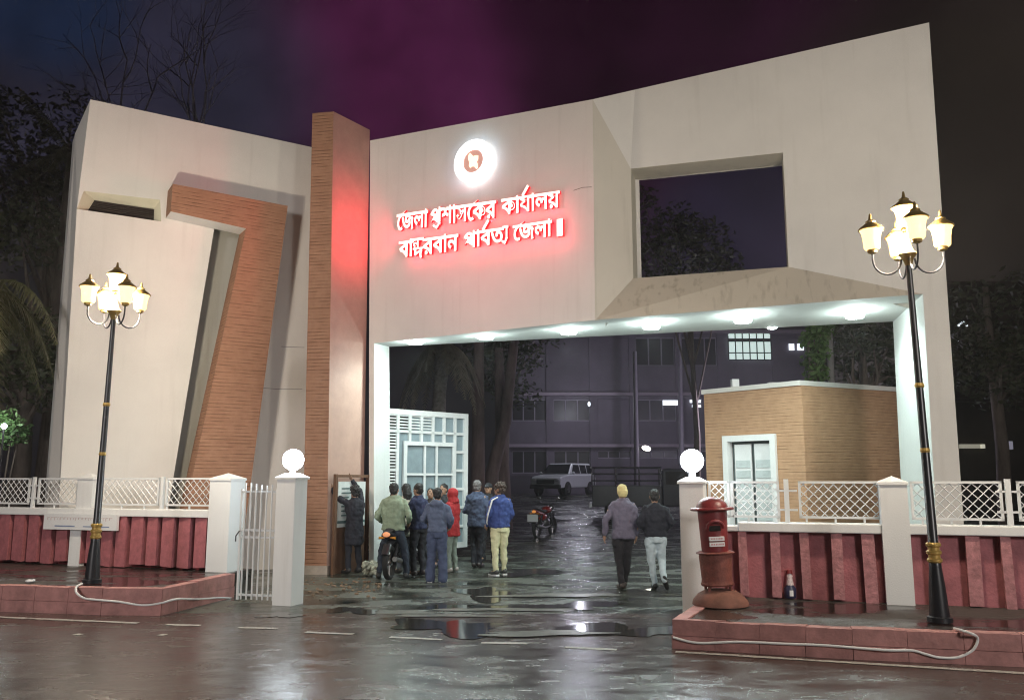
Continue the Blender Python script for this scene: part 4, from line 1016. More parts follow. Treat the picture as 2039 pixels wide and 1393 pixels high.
person('man in dark cardigan whose head shows between the hoodie and the red padded jacket', L, R(150), ht(880, 964, L), (.02, .02, .025), (.03, .03, .04), (.03, .03, .03), 'short', None)
L = ppl(949, 1130)
person('tall grey-haired man in slate blue blazer and black trousers, back to the road', L, R(-12), ht(948, 957, L), (.045, .06, .11), (.012, .013, .02), (.02, .015, .015), 'short', mat('greying_hair', (.13, .12, .12), .6, .4, 60),
       dict(kL=(-.07, .02, .48), aL=(-.05, -.02, .09), kR=(.06, .02, .48), aR=(.05, .03, .09), wL=(-.12, .2, 1.05), wR=(.15, .2, 1.05)), build=1.1, hemz=.80, jacket='blazer')
L = ppl(972, 1118)
person('person in black coat and dark cap, half hidden behind the cream trousers', L, R(165), ht(968, 962, L), (.015, .013, .016), (.012, .012, .015), (.02, .02, .02), 'cap', mat('black_cap', (.02, .02, .025), .8, .1))
L = ppl(995, 1145)
bl_ = person('curly-haired man in cobalt blue jacket with white side stripe and cream trousers', L, R(28), ht(992, 962, L), (.03, .055, .20), (.68, .66, .42), (.04, .04, .04), 'curly', mat('brown_curly_hair', (.05, .028, .02), .6, .3, 60, .5, 120),
       dict(kL=(-.09, .02, .48), aL=(-.10, -.03, .09), kR=(.10, .04, .48), aR=(.12, .05, .09), wL=(-.20, .15, .92), wR=(.20, .16, .95)), build=1.15, hemz=.88, head_turn=R(35), sole=True, jacket='bomber_jacket')
m = MB(); hh_ = ht(992, 962, L) / 1.7
m.tube([Vector(p) * hh_ for p in ((-.10, -.11, 1.445), (-.205, -.085, 1.39), (-.285, -.075, 1.14), (-.265, .02, .98), (-.215, .09, .93))], [.014, .016, .015, .014, .012], 8)
m.build('jacket_stripe', PWHITE, bl_, world=False, smooth=True)

# ------------------------------------------------------------------ motorcycles
def wheel(parent, y, r=.30, w=.05):
    m = MB(); n = 28
    M = Matrix.Translation((0, y, r)) @ Matrix.Rotation(R(90), 4, 'Y')
    rr = [(r - .07, -w * .7), (r - .03, -w), (r - .005, -w * .7), (r, 0), (r - .005, w * .7), (r - .03, w), (r - .07, w * .7), (r - .085, 0)]
    V_ = [[m.b.verts.new(M @ Vector((a * math.cos(2 * math.pi * i / n), a * math.sin(2 * math.pi * i / n), b))) for a, b in rr] for i in range(n)]
    for i in range(n):
        for j in range(8): m.b.faces.new((V_[i][j], V_[(i + 1) % n][j], V_[(i + 1) % n][(j + 1) % 8], V_[i][(j + 1) % 8]))
    wh = m.build('wheel', RUBBER, parent, world=False, smooth=True)
    m = MB()
    for k in range(5):
        a_ = k * 2 * math.pi / 5; m.tube([M @ Vector((0, 0, 0)), M @ Vector(((r - .075) * math.cos(a_), (r - .075) * math.sin(a_), 0))], .018, 6)
    m.tube([M @ Vector((0, 0, -.05)), M @ Vector((0, 0, .05))], .05, 12); m.build('rim', CHROME, wh, world=False)
    return wh
def motorcycle(label, loc, rz, body=(.02, .02, .025), plate=True, tail=(.5, .2, .05)):
    """points along local +y"""
    t = thing('motorcycle', label, 'motorcycle', loc, rz, group='motorcycles inside the gate')
    BM = mat('bike_paint', body, .3, .1, coat=.5)
    wheel(t, -.62); wheel(t, .68)
    m = MB(); m.tube([(0, .68, .30), (0, .50, .72), (0, .42, .95)], [.03, .03, .03], 8); m.tube([(.09, .68, .30), (.09, .50, .74)], .022, 8); m.tube([(-.09, .68, .30), (-.09, .50, .74)], .022, 8)
    m.tube([(0, .42, .86), (0, .1, .50), (0, -.25, .45)], .035, 8); m.tube([(0, .40, .80), (0, -.30, .72), (0, -.70, .80)], .03, 8)
    for sx in (-.08, .08): m.tube([(sx, -.25, .42), (sx, -.62, .30)], .02, 8); m.tube([(sx, -.60, .32), (sx * 1.2, -.40, .68)], .028, 8)
    m.build('frame', IRON, t, world=False, smooth=True)
    m = MB(); m.ball((0, .08, .45), (.15, .2, .17), 14, 10); m.loft([(0, .1, .55, .09, .09), (0, .13, .68, .11, .10)], 12); m.build('engine', mat('engine_metal', (.12, .12, .13), .4, .3, 20, metal=.6), t, world=False, smooth=True)
    m = MB(); m.ball((0, .20, .83), (.14, .25, .12), 18, 12); m.build('fuel_tank', BM, t, world=False, smooth=True)
    m = MB(); m.tube([(0, .05, .80), (0, -.25, .79), (0, -.50, .83), (0, -.66, .87)], [.10, .13, .12, .08], 14, True, .42); m.build('seat', mat('bike_seat', (.02, .02, .02), .6, .1), t, world=False, smooth=True)
    m = MB(); m.ball((0, -.18, .62), (.145, .24, .12), 14, 10); m.build('side_panel', BM, t, world=False, smooth=True); m = MB(); m.tube([(0, -.30, .70), (0, -.62, .77), (0, -.84, .84)], [.12, .11, .05], 12, True, .6); m.build('tail_cowl', BM, t, world=False, smooth=True)
    m = MB(); m.ball((0, -.84, .80), (.07, .03, .045), 14, 8); m.build('tail_light', emis('tail_lens', tail, .9), t, world=False, smooth=True)
    m = MB(); m.tube([(0, -.45, .66), (0, -.75, .62), (0, -.93, .46)], [.07, .075, .06], 10, True, .35); m.build('rear_mudguard', IRON, t, world=False)
    if plate: m = MB(); m.box(-.17, .17, -.96, -.94, .50, .72); m.build('number_plate', mat('plate_white', (.72, .74, .74), .4, .05), t, world=False)
    m = MB(); m.tube([(-.36, .28, 1.02), (-.2, .38, 1.0), (0, .42, .97), (.2, .38, 1.0), (.36, .28, 1.02)], .014, 8)
    for sx in (-1, 1): m.tube([(sx * .24, .36, 1.0), (sx * .30, .33, 1.16)], .007, 6)
    m.build('handlebar', IRON, t, world=False)
    for sx in (-1, 1): m = MB(); m.ball((sx * .32, .33, 1.19), (.065, .012, .04), 12, 8); m.build('mirror', CHROME, t, world=False, smooth=True)
    m = MB(); m.ball((0, .56, .88), (.10, .08, .10), 14, 10); m.build('headlight', CHROME, t, world=False, smooth=True)
    m = MB(); m.tube([(.13, .15, .34), (.15, -.3, .30), (.16, -.85, .38)], [.022, .04, .045], 10); m.build('exhaust', mat('dull_exhaust', (.12, .12, .12), .5, .2), t, world=False, smooth=True)
    for sx in (-1, 1): m = MB(); m.tube([(sx * .05, -.78, .74), (sx * .15, -.80, .74)], [.01, .025], 8); m.build('indicator', mat('amber_lens', (.6, .25, .03), .3, 0), t, world=False)
    m = MB(); m.tube([(-.08, .05, .33), (-.20, -.02, .02)], .012, 6); m.build('side_stand', IRON, t, world=False)
    return t
L = ppl(784, 1154); motorcycle('black motorcycle with pale tail lamp under the man in the sage green pullover', (L[0], L[1] + .62, 0), R(-8), (.02, .02, .025), plate=False, tail=(.55, .22, .10))
L = ppl(1085, 1070); mo = motorcycle('red motorcycle with a large white number plate parked inside the forecourt', (L[0], L[1] + .4, 0), R(-24), (.30, .02, .015))
L = ppl(822, 1118); motorcycle('dark motorcycle parked across behind the group of people', (L[0], L[1] + .4, 0), R(70), (.03, .03, .04))

# ------------------------------------------------------------------ notice on the pillar side with its timber frame
PF = Frame(bF, pRb)
ntc = thing('timber_notice_board', 'pale printed notice on a brown timber frame against the side of the terracotta pillar', 'notice board', PF.pt(.1, -.1, 0))
TIM = mat('weathered_timber', (.13, .065, .035), .8, .3, 8, .3, 30, stretch=(8, 8, 1))
s_a = .02; s_b = PF.L - .02
m = MB(); m.fbox(PF, s_a, s_a + .06, -.14, -.08, 0, 1.86); m.fbox(PF, s_b - .05, s_b + .01, -.14, -.08, 0, 1.80); m.fbox(PF, s_a, s_b + .25, -.145, -.085, 1.80, 1.85); m.build('timber_frame', TIM, ntc)
m = MB(); m.fbox(PF, s_a + .1, s_b - .10, -.12, -.09, .86, 1.72); m.build('paper', mat('notice_paper', (.62, .66, .64), .6, .08), ntc)
m = MB(); random.seed(8)
for k in range(7): m.fbox(PF, s_a + .2, s_a + .2 + random.uniform(.3, .6) * PF.L * .6, -.124, -.119, 1.60 - k * .085, 1.575 - k * .085)
m.fbox(PF, s_a + .1, s_b - .10, -.124, -.119, .93, .98); m.build('printed_lines', mat('dark_print', (.10, .16, .16), .7, 0), ntc)
m = MB(); m.fbox(PF, s_a + .08, s_b - .06, -.10, -.02, 0, .85); m.build('brown_backing', TIM, ntc)

# rubble, litter
random.seed(21)
m = MB()
for k in range(90):
    g_ = gp(random.uniform(606, 760), random.triangular(1150, 1196, 1158)); r_ = random.uniform(.008, .035)
    m.ball((g_.x, g_.y, r_ * .3), (r_ * random.uniform(.8, 1.6), r_, r_ * .6), 6, 4, Matrix.Rotation(random.uniform(0, 3), 4, 'Z'))
tag(m.build('rubble', mat('brown_rubble', (.20, .13, .08), .8, .5, 9)), 'loose brown rubble and soil at the foot of the terracotta pillar', 'rubble', kind='stuff')
lt_ = gp(738, 1150); m = MB()
for k in range(26):
    m.ball((lt_.x + random.gauss(0, .10), lt_.y + .3 + random.gauss(0, .08), random.uniform(.03, .27)), (random.uniform(.04, .08), random.uniform(.03, .06), random.uniform(.03, .06)), 7, 5, Matrix.Rotation(random.uniform(0, 3), 4, 'X'))
rb_ = m.build('rubbish_bag', mat('crumpled_pale_plastic', (.36, .37, .29), .5, .6, 20)); remesh(rb_, .022, hairt, .11, 0); tag(rb_, 'crumpled pale rubbish bag on the ground left of the motorcycle rider', 'rubbish')
c_ = gp(60, 1158, ZL); m = MB(); m.ball((c_.x, c_.y, ZL + .015), (.07, .05, .025), 10, 6); m.ball((c_.x + .04, c_.y, ZL + .02), (.03, .03, .025), 8, 6); tag(m.build('crumpled_paper', PWHITE, smooth=True), 'crumpled white paper lying on the left sidewalk', 'litter')

# ------------------------------------------------------------------ vehicles inside
def ex(m, prof, x0, x1, T, x0t=None, x1t=None):
    """profile (y,z) extruded across x"""
    m.solid([T @ Vector((x0, y, z)) for y, z in prof], [T @ Vector((x1, y, z)) for y, z in prof])
def suv(label, loc, rz):
    t = thing('parked_car', label, 'car', loc, rz)
    I = Matrix.Identity(4); CW = mat('white_car_paint', (.62, .65, .66), .3, .03, coat=.6)
    m = MB(); pr = [(2.1, .40), (2.15, .55), (2.12, .88), (1.95, .98), (1.05, 1.08), (.98, 1.08), (-2.0, 1.08), (-2.1, .9), (-2.1, .42)]
    ex(m, pr, -.86, .86, I); m.build('body', CW, t, world=False, bevel=.06)
    m = MB()
    a = [(-.80, 1.05, 1.08), (.80, 1.05, 1.08), (.80, -2.0, 1.08), (-.80, -2.0, 1.08)]; b_ = [(-.66, .42, 1.66), (.66, .42, 1.66), (.66, -1.75, 1.68), (-.66, -1.75, 1.68)]
    m.solid([Vector(p) for p in a], [Vector(p) for p in b_]); m.build('cabin', CW, t, world=False, bevel=.05)
    m = MB(); m.solid([Vector(p) for p in ((-.72, 1.02, 1.12), (.72, 1.02, 1.12), (.62, .50, 1.60), (-.62, .50, 1.60))], [Vector(p) for p in ((-.72, .95, 1.10), (.72, .95, 1.10), (.62, .40, 1.58), (-.62, .40, 1.58))])
    for v_ in m.b.verts: v_.co += Vector((0, .03, .02))
    m.build('windscreen', GLASS, t, world=False)
    for sx in (-1, 1):
        for (y0, y1) in ((.72, -.28), (-.36, -1.1), (-1.18, -1.8)):
            m = MB(); k = .02; z0_, z1_ = 1.14, 1.58
            X = lambda z: sx * (.80 - (z - 1.08) / .58 * .14 + .012)
            ya = y0 - .38 if y0 > .5 else y0 - .02
            P = [(X(z0_), y0, z0_), (X(z0_), y1, z0_), (X(z1_), y1, z1_), (X(z1_), ya, z1_)]
            m.solid([Vector(p) for p in P], [Vector((p[0] - sx * .03, p[1], p[2])) for p in P]); m.build('side_window', GLASS, t, world=False)
        m = MB(); m.ball((sx * .66, 2.13, .80), (.14, .05, .08), 12, 8); m.build('headlight', mat('headlight_lens', (.6, .62, .65), .15, 0), t, world=False, smooth=True)
        m = MB(); m.ball((sx * .95, .85, 1.15), (.09, .05, .08), 10, 8); m.build('mirror', CW, t, world=False, smooth=True)
        for y in (1.35, -1.35):
            m = MB(); M_ = Matrix.Translation((sx * .80, y, .36)) @ Matrix.Rotation(R(90), 4, 'Y')
            m.loft([(0, 0, -.11, .33, .33), (0, 0, -.09, .36, .36), (0, 0, .09, .36, .36), (0, 0, .11, .33, .33)], 24, M_); w_ = m.build('wheel', RUBBER, t, world=False, smooth=True)
            m = MB(); m.loft([(0, 0, sx * .111, .21, .21), (0, 0, sx * .13, .12, .12)], 16, M_); m.build('rim', CHROME, w_, world=False)
    m = MB(); m.box(-.5, .5, 2.12, 2.17, .60, .80); m.build('grille', IRON, t, world=False)
    m = MB(); m.box(-.87, .87, 2.08, 2.24, .36, .56); m.build('bumper', mat('dark_bumper', (.04, .04, .045), .5, .1), t, world=False, bevel=.04)
    return t
g_ = at(1124, 982, 45); suv('white off-road car parked facing the gate in front of the office block', (g_.x, 45, .95), R(180 - 30))
def pickup(label, loc, rz):
    t = thing('jeep_truck', label, 'truck', loc, rz); I = Matrix.Identity(4)
    DK = mat('dark_truck_paint', (.035, .035, .045), .35, .2, 5, coat=.4)
    m = MB(); ex(m, [(-2.3, .55), (-2.3, 1.35), (.35, 1.35), (.35, .55)], -.95, .95, I); bed = m.build('cargo_bed', DK, t, world=False, bevel=.03)
    m = MB()
    for sx in (-1, 1):
        for z in (1.52, 1.78, 2.02): m.tube([(sx * .95, -2.32, z), (sx * .95, .35, z)], .028, 8)
        for y in (-2.3, -1.4, -.5, .3): m.tube([(sx * .95, y, 1.3), (sx * .95, y, 2.02)], .028, 8)
    for z in (1.52, 1.78, 2.02): m.tube([(-.95, -2.32, z), (.95, -2.32, z)], .028, 8)
    m.build('chrome_rails', CHROME, t, world=False)
    m = MB(); ex(m, [(.37, .55), (.37, 1.95), (.6, 2.0), (1.3, 1.95), (1.62, 1.35), (2.5, 1.25), (2.6, .95), (2.6, .55)], -.88, .88, I); m.build('cab', DK, t, world=False, bevel=.05)
    for sx in (-1, 1):
        m = MB(); P = [(sx * .89, .5, 1.38), (sx * .89, 1.5, 1.38), (sx * .89, 1.22, 1.86), (sx * .89, .5, 1.86)]; m.solid([Vector(p) for p in P], [Vector((p[0] + sx * .012, p[1], p[2])) for p in P]); m.build('side_window', GLASS, t, world=False)
        for y in (1.85, -1.45):
            m = MB(); M_ = Matrix.Translation((sx * .82, y, .40)) @ Matrix.Rotation(R(90), 4, 'Y'); m.loft([(0, 0, -.13, .37, .37), (0, 0, -.1, .40, .40), (0, 0, .1, .40, .40), (0, 0, .13, .37, .37)], 24, M_); w_ = m.build('wheel', RUBBER, t, world=False, smooth=True)
            m = MB(); m.loft([(0, 0, sx * .131, .22, .22), (0, 0, sx * .15, .1, .1)], 16, M_); m.build('rim', CHROME, w_, world=False)
    m = MB(); m.box(-.9, .9, -2.42, -2.31, .5, .68); m.build('rear_bumper', CHROME, t, world=False)
    return t
g_ = at(1300, 1030, 33.5); pickup('dark open-backed jeep truck with chrome side rails parked beyond the two walking men', (g_.x, 33.5, .2), R(-98))

# ------------------------------------------------------------------ office block behind
OY = 50.0
office = thing('office_block', 'dim four-storey office block with banded windows beyond the forecourt', 'building', (12, OY, 1))
OW = mat('grey_violet_render', (.125, .108, .135), .85, .2, .6, .1, 8)
OW2 = mat('lighter_band_render', (.26, .22, .26), .85, .15, 1)
def ox(px): return at(px, 850, OY).x
def oz(py): return at(1200, py, OY).z
x0_, x1_ = ox(1012), ox(1660)
# facade assembled from piers and spandrels so that windows are real recesses
cols = [1012, 1095, 1182, 1262, 1355, 1440, 1550, 1660]
rows = [(985, 942, 885), (885, 838, 783), (783, 728, 660), (660, 624, 570), (570, 556, 556)]     # floor, sill, head
m = MB(); zt_ = oz(556)
for i, c in enumerate(cols):
    m.box(ox(c) - .22, ox(c) + .22, OY - .12, OY + .3, .9, zt_)
for (fl_, si, he) in rows:
    m.box(x0_, x1_, OY - .02, OY + .28, oz(fl_) + .001 if fl_ != 985 else .9, oz(si)); 
    m.box(x0_ , x1_, OY - .021, OY + .27, oz(he) - .35, oz(he))
m.build('front_wall', OW, office)
m = MB(); m.box(x0_ - .2, x1_ + .2, OY + .8, OY + 10, .9, zt_ - .1); m.build('rear_mass', mat('dark_room', (.035, .03, .04), .9, .2, 1), office)
m = MB()
for he in (885, 783, 660, 556): m.box(x0_ - .3, x1_ + .3, OY - .55, OY - .121, oz(he) - .16, oz(he) + .02)
m.build('sunshade_ledge', OW2, office)
m = MB(); m.box(x0_ - .3, x1_ + .3, OY - .3, OY + 10.2, zt_, zt_ + .5); m.build('roof_parapet', OW, office)
lit = {}
for r_i, (fl_, si, he) in enumerate(rows[:4]):
    for i in range(len(cols) - 1):
        a_, b_ = ox(cols[i]) + .221, ox(cols[i + 1]) - .221; z0_, z1_ = oz(si), oz(he) - .351
        if (r_i, i) in ((0, 2), (0, 3), (0, 4), (0, 5)) : z0_ = z1_ - .45
        if (r_i, i) in ((1, 2), (1, 4), (2, 0), (2, 1), (2, 2), (2, 5), (2, 6), (3, 3), (3, 4), (3, 5)): z0_ = z1_ - .02
        if z0_ > oz(si) + .01:
            m = MB(); m.box(a_, b_, OY + .0, OY + .27, oz(si) + .001, z0_); m.build('infill_wall', OW, office)
        if z1_ - z0_ < .1: continue
        m = MB()
        n_ = 3
        for k in range(n_ + 1): x_ = a_ + (b_ - a_) * k / n_; m.box(max(a_, x_ - .035), min(b_, x_ + .035), OY + .10, OY + .16, z0_, z1_)
        m.box(a_, b_, OY + .101, OY + .159, z1_ - .06, z1_); m.box(a_, b_, OY + .101, OY + .159, z0_, z0_ + .06)
        w_ = m.build('window', mat('window_frame_grey', (.22, .20, .24), .6, .1) if 'wfg' not in lit else lit['wfg'], office); lit['wfg'] = w_.data.materials[0]
        m = MB(); m.box(a_ + .01, b_ - .01, OY + .162, OY + .175, z0_, z1_); m.build('pane', PANE, w_)
# lit stair window with arched head
wx0, wx1, wz0, wz1 = ox(1455), ox(1541), oz(717), oz(660)
m = MB(); n_ = 10
arc = [Vector((wx0, OY - .16, wz0)), Vector((wx1, OY - .16, wz0))] + [Vector((wx1 - .35 + .35 * math.cos(math.pi / 2 * k / 5), OY - .16, wz1 - .35 + .35 * math.sin(math.pi / 2 * k / 5))) for k in range(6)] + [Vector((wx0 + .35 - .35 * math.sin(math.pi / 2 * k / 5), OY - .16, wz1 - .35 + .35 * math.cos(math.pi / 2 * k / 5))) for k in range(6)]
m.solid(arc, [p + Vector((0, .03, 0)) for p in arc]); sw = m.build('stair_window', E_WIN, office, label='tall lit greenish window with rounded top corners')
m = MB()
for k in range(7): x_ = wx0 + (wx1 - wx0) * k / 6; m.box(x_ - .03, x_ + .03, OY - .21, OY - .165, wz0, wz1 - (.28 if k in (0, 6) else 0))
for z in (wz0, wz0 + .42, wz1 - .62, wz1 - .5): m.box(wx0, wx1, OY - .205, OY - .166, z - .03, z + .03)
m.box(wx0, wx1, OY - .215, OY - .167, wz1 - .62, wz1 - .45); m.build('window_bars', IRON, sw)
for (a_, b_, c_, d_) in ((1320, 1350, 797, 807), (1374, 1396, 796, 802), (1378, 1396, 806, 811), (1577, 1588, 685, 698), (1594, 1607, 685, 698)):
    m = MB(); m.box(ox(a_), ox(b_), OY - .17, OY - .14, oz(d_), oz(c_)); m.build('lit_pane', E_WIN2, office)
# floodlight pole and plain pole in the yard
for (px, yt, yb, Yp, lbl) in ((1268, 700, 955, 40, 'thin grey pole rising behind the two walking men, small lit floodlight beside it'), (1357, 655, 940, 43, 'thin grey pole close to the post with the right globe lamp')):
    b_ = at(px, yb, Yp); t = thing('utility_pole', lbl, 'pole', (b_.x, Yp, .7)); m = MB(); tt = at(px - 4, yt, Yp)
    m.tube([(b_.x, Yp, .6), (tt.x, Yp, tt.z)], [.14, .10], 10); m.build('shaft', mat('pole_grey', (.12, .11, .13), .6, .1), t, smooth=True)
    if px < 1300:
        f_ = at(1287, 892, Yp); m = MB(); m.tube([(b_.x, Yp, f_.z + .1), (f_.x - .2, Yp, f_.z + .1)], .03, 6); m.build('bracket', IRON, t)
        m = MB(); m.ball(f_, (.22, .1, .12), 14, 8, Matrix.Rotation(R(15), 4, 'Y')); lamp('floodlight_beam', 'POINT', f_ + Vector((4.5, -3.5, 1.2)), (.84, .76, 1), 1000, .1); m.build('floodlight', emis('lit_floodlight', (1, .97, .85), 6), t, smooth=True)
b_ = at(1652, 760, 24); t = thing('utility_pole', 'pale vertical pole above the guard room between the green shrub and dark tree', 'pole', (b_.x, 24, 0)); m = MB(); tt = at(1648, 600, 24)
m.tube([(b_.x, 24, -.05), (tt.x, 24, tt.z)], [.10, .09], 12); m.build('shaft', mat('pale_concrete', (.35, .34, .33), .7, .15), t, smooth=True)
for (px, py, lb_, r_) in ((1914, 641, 'cluster of tiny white lights high beside the gate leg', .12), (1909, 677, 'single tiny dim light below the white cluster beside the gate leg', .05)):
    c_ = at(px, py, 30); t = thing('distant_lamp', lb_, 'lamp', (c_.x, 30, c_.z)); m = MB(); m.ball(c_, (r_, .05, r_ * .6), 10, 6)
    if r_ > .1:
        for dx in (-.25, -.1, .2): m.ball(c_ + Vector((dx, 0, -.12)), (.05, .04, .045), 8, 6)
    m.build('bulb', E_WIN2, t); m = MB(); m.box(c_.x - .03, c_.x + .03, 30.05, 30.12, c_.z - .3, c_.z + .1); m.build('bracket', IRON, t)
c_ = at(1173, 804, OY - .5); t = thing('bulkhead_lamp', 'tiny lit lamp on the first floor of the office block', 'lamp', c_); lamp('car_fill_light', 'POINT', c_ + Vector((-1, -4.5, -.4)), (.85, .85, 1), 260, .1); m = MB(); m.ball(c_, (.09, .06, .15), 10, 8); m.build('diffuser', E_WIN2, t, smooth=True); m = MB(); m.box(c_.x - .1, c_.x + .1, c_.y + .06, c_.y + .12, c_.z - .16, c_.z + .16); m.build('backplate', IRON, t)  # fill point added for the parked car, well off the bulkhead lamp

# building on the far right
rx = at(1900, 900, 34); t = thing('annex_building', 'dark low building seen right of the gate leg with a short lit strip', 'building', (rx.x, 34, 0))
m = MB(); m.box(rx.x - 2, rx.x + 40, 34, 42, 0, at(1900, 560, 34).z); m.build('wall', mat('dark_olive_wall', (.05, .043, .03), .9, .4, .5), t)
a_, b_ = at(1912, 892, 33.9), at(1960, 884, 33.9)
m = MB(); m.box(a_.x, b_.x - .2, 33.85, 33.99, a_.z, b_.z); m.build('lit_strip', emis('dim_lit_strip', (.55, .53, .42), .35), t)
m = MB(); m.box(b_.x - .12, b_.x, 33.85, 33.99, a_.z, b_.z); m.build('lit_strip', emis('dim_lit_strip', (.8, .78, .62), .5), t)
m = MB(); a_ = at(2012, 884, 33.9); m.box(a_.x - .07, a_.x + .07, 33.85, 33.99, a_.z - .2, a_.z + .12); m.build('lit_strip', emis('dim_violet_strip', (.5, .48, .6), .3), t)
m = MB(); m.box(rx.x - 2.2, rx.x + 40, 33.7, 34, at(1900, 800, 34).z, at(1900, 800, 34).z + .15); m.build('ledge', mat('ledge_olive', (.07, .06, .045), .9, .3), t)

# ------------------------------------------------------------------ trees
def leafy(name, c1, c2): return mat(name, c1, .6, 0, 3, col2=c2) if False else mat(name, c1, .6, .3, 2.5, col2=c2)
LEAF = leafy('dark_foliage', (.022, .03, .012), (.07, .085, .035))
LEAFG = leafy('green_foliage', (.06, .12, .03), (.2, .34, .10))
PALM = leafy('palm_frond', (.05, .055, .02), (.13, .13, .06))
BARK = mat('pale_bark', (.15, .12, .10), .85, .4, 4, .5, 20, stretch=(1, 1, .3))
def crown_mesh(m, clumps, n, size, seed):
    rnd = random.Random(seed)
    for (cx, cy, cz, r) in clumps:
        for k in range(int(n * r ** 1.6)):
            u = Vector((rnd.gauss(0, 1), rnd.gauss(0, 1), rnd.gauss(0, 1))).normalized() * r * rnd.uniform(.45, 1.05)
            p = Vector((cx, cy, cz)) + Vector((u.x, u.y, u.z * .8)); s_ = size * rnd.uniform(.6, 1.4)
            a = Vector((rnd.gauss(0, 1), rnd.gauss(0, 1), rnd.gauss(0, .6))).normalized(); b = a.cross(Vector((rnd.gauss(0, 1), rnd.gauss(0, 1), rnd.gauss(0, 1)))).normalized()
            m.face([p - a * s_, p + b * s_ * .42, p + a * s_, p - b * s_ * .42])
def tree(label, base, h, trunk_r, clumps, n, size, leaf, seed, lean=(0, 0), group=None, bark=None):
    t = thing('broadleaf_tree', label, 'tree', base, group=group); b0 = Vector(base); rnd = random.Random(seed)
    m = MB(); top = Vector((lean[0], lean[1], h))
    m.tube([Vector((0, 0, -.1)), top * .35 + Vector((.1, 0, 0)), top * .7, top], [trunk_r, trunk_r * .8, trunk_r * .6, trunk_r * .35], 9)
    for c in clumps:
        cc = Vector(c[:3]) - b0; s_ = top * rnd.uniform(.45, .8); m.tube([s_, s_.lerp(cc, .5) + Vector((rnd.uniform(-.3, .3), 0, .2)), cc], [trunk_r * .35, trunk_r * .22, trunk_r * .08], 6)
    m.build('trunk', bark or BARK, t, smooth=True, world=False)
    m = MB(); crown_mesh(m, clumps, n, size, seed); m.build('crown', leaf, t)
    return t
def cl(seed, px0, px1, py0, py1, Y, n, r):
    rnd = random.Random(seed); out = []
    for k in range(n):
        p = at(rnd.uniform(px0, px1), rnd.uniform(py0, py1), Y + rnd.uniform(-1.5, 1.5)); out.append((p.x, p.y, p.z, r * rnd.uniform(.6, 1.2)))
    return out
def B(px, Y, z=0): p = at(px, 900, Y); return (p.x, Y, z)
tree('dark spreading tree behind the left wing of the gate', B(40, 23), 6.5, .28, cl(1, -180, 110, 470, 800, 23, 16, 1.3), 300, .12, LEAF, 1)
tree('grey tall tree rising above the upper left corner of the left wing', B(90, 30), 12, .35, cl(2, -60, 150, 200, 460, 30, 13, 1.6), 200, .13, LEAF, 2)
tree('round dark tree crown silhouetted in the square window of the gate', B(1385, 36, .4), 9, .17, [(*at(x, y, 36), r) for x, y, r in ((1300, 520, 1.5), (1350, 505, 1.7), (1400, 490, 1.5), (1430, 530, 1.2), (1380, 460, 1.0), (1340, 440, 1.1), (1290, 470, 1.1), (1450, 545, .8), (1280, 400, .8))], 260, .13, LEAF, 3)
tree('dark leafy tree behind the guard room roof at the right jamb', B(1730, 25), 6, .2, cl(4, 1670, 1800, 650, 770, 25, 10, .8), 420, .10, LEAF, 4)
tree('bright green drooping shrub tree above the guard room parapet', B(1622, 23), 5.6, .12, [(*at(x, y, 23), r) for x, y, r in ((1625, 745, .35), (1618, 720, .35), (1630, 700, .35), (1622, 675, .4), (1635, 655, .4))], 900, .09, LEAFG, 5)
tree('dark tree hiding the low building right of the gate leg', B(1990, 27), 8, .25, cl(6, 1915, 2120, 560, 780, 27, 14, 1.3), 230, .12, LEAF, 6)
tree('dim leafy tree between the left jamb and the office block', B(1000, 40, .7), 9, .3, cl(7, 930, 1100, 655, 790, 40, 12, 1.3), 160, .13, LEAF, 7)
# bright shrub at the left edge, lit by an added lamp
sc_ = [(*at(x, y, 20), r) for x, y, r in ((-20, 850, .5), (5, 840, .45), (25, 852, .4), (-5, 870, .45), (38, 866, .3))]
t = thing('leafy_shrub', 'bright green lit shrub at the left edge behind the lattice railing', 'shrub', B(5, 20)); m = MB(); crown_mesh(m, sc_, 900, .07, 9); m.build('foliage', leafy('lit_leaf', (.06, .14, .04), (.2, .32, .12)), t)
m = MB(); b_ = B(5, 20)
for k in range(6): m.tube([b_, Vector(sc_[k % 5][:3])], [.04, .015], 6)
m.build('stem', BARK, t)
gl_ = at(8, 848, 19.3); t = thing('added_shrub_lamp', 'small added white lamp shining into the shrub at the left edge', 'lamp', (gl_.x, gl_.y, 0)); m = MB(); m.ball(gl_, .06, 12, 8); m.build('bulb', E_GLOBE, t, smooth=True); m = MB(); m.tube([(gl_.x, gl_.y, 0), gl_ - Vector((0, 0, .05))], .02, 6); m.build('stem', IRON, t)
lamp('added_shrub_light', 'POINT', gl_ + Vector((0, -.15, .05)), (.9, 1, .9), 25, .06)
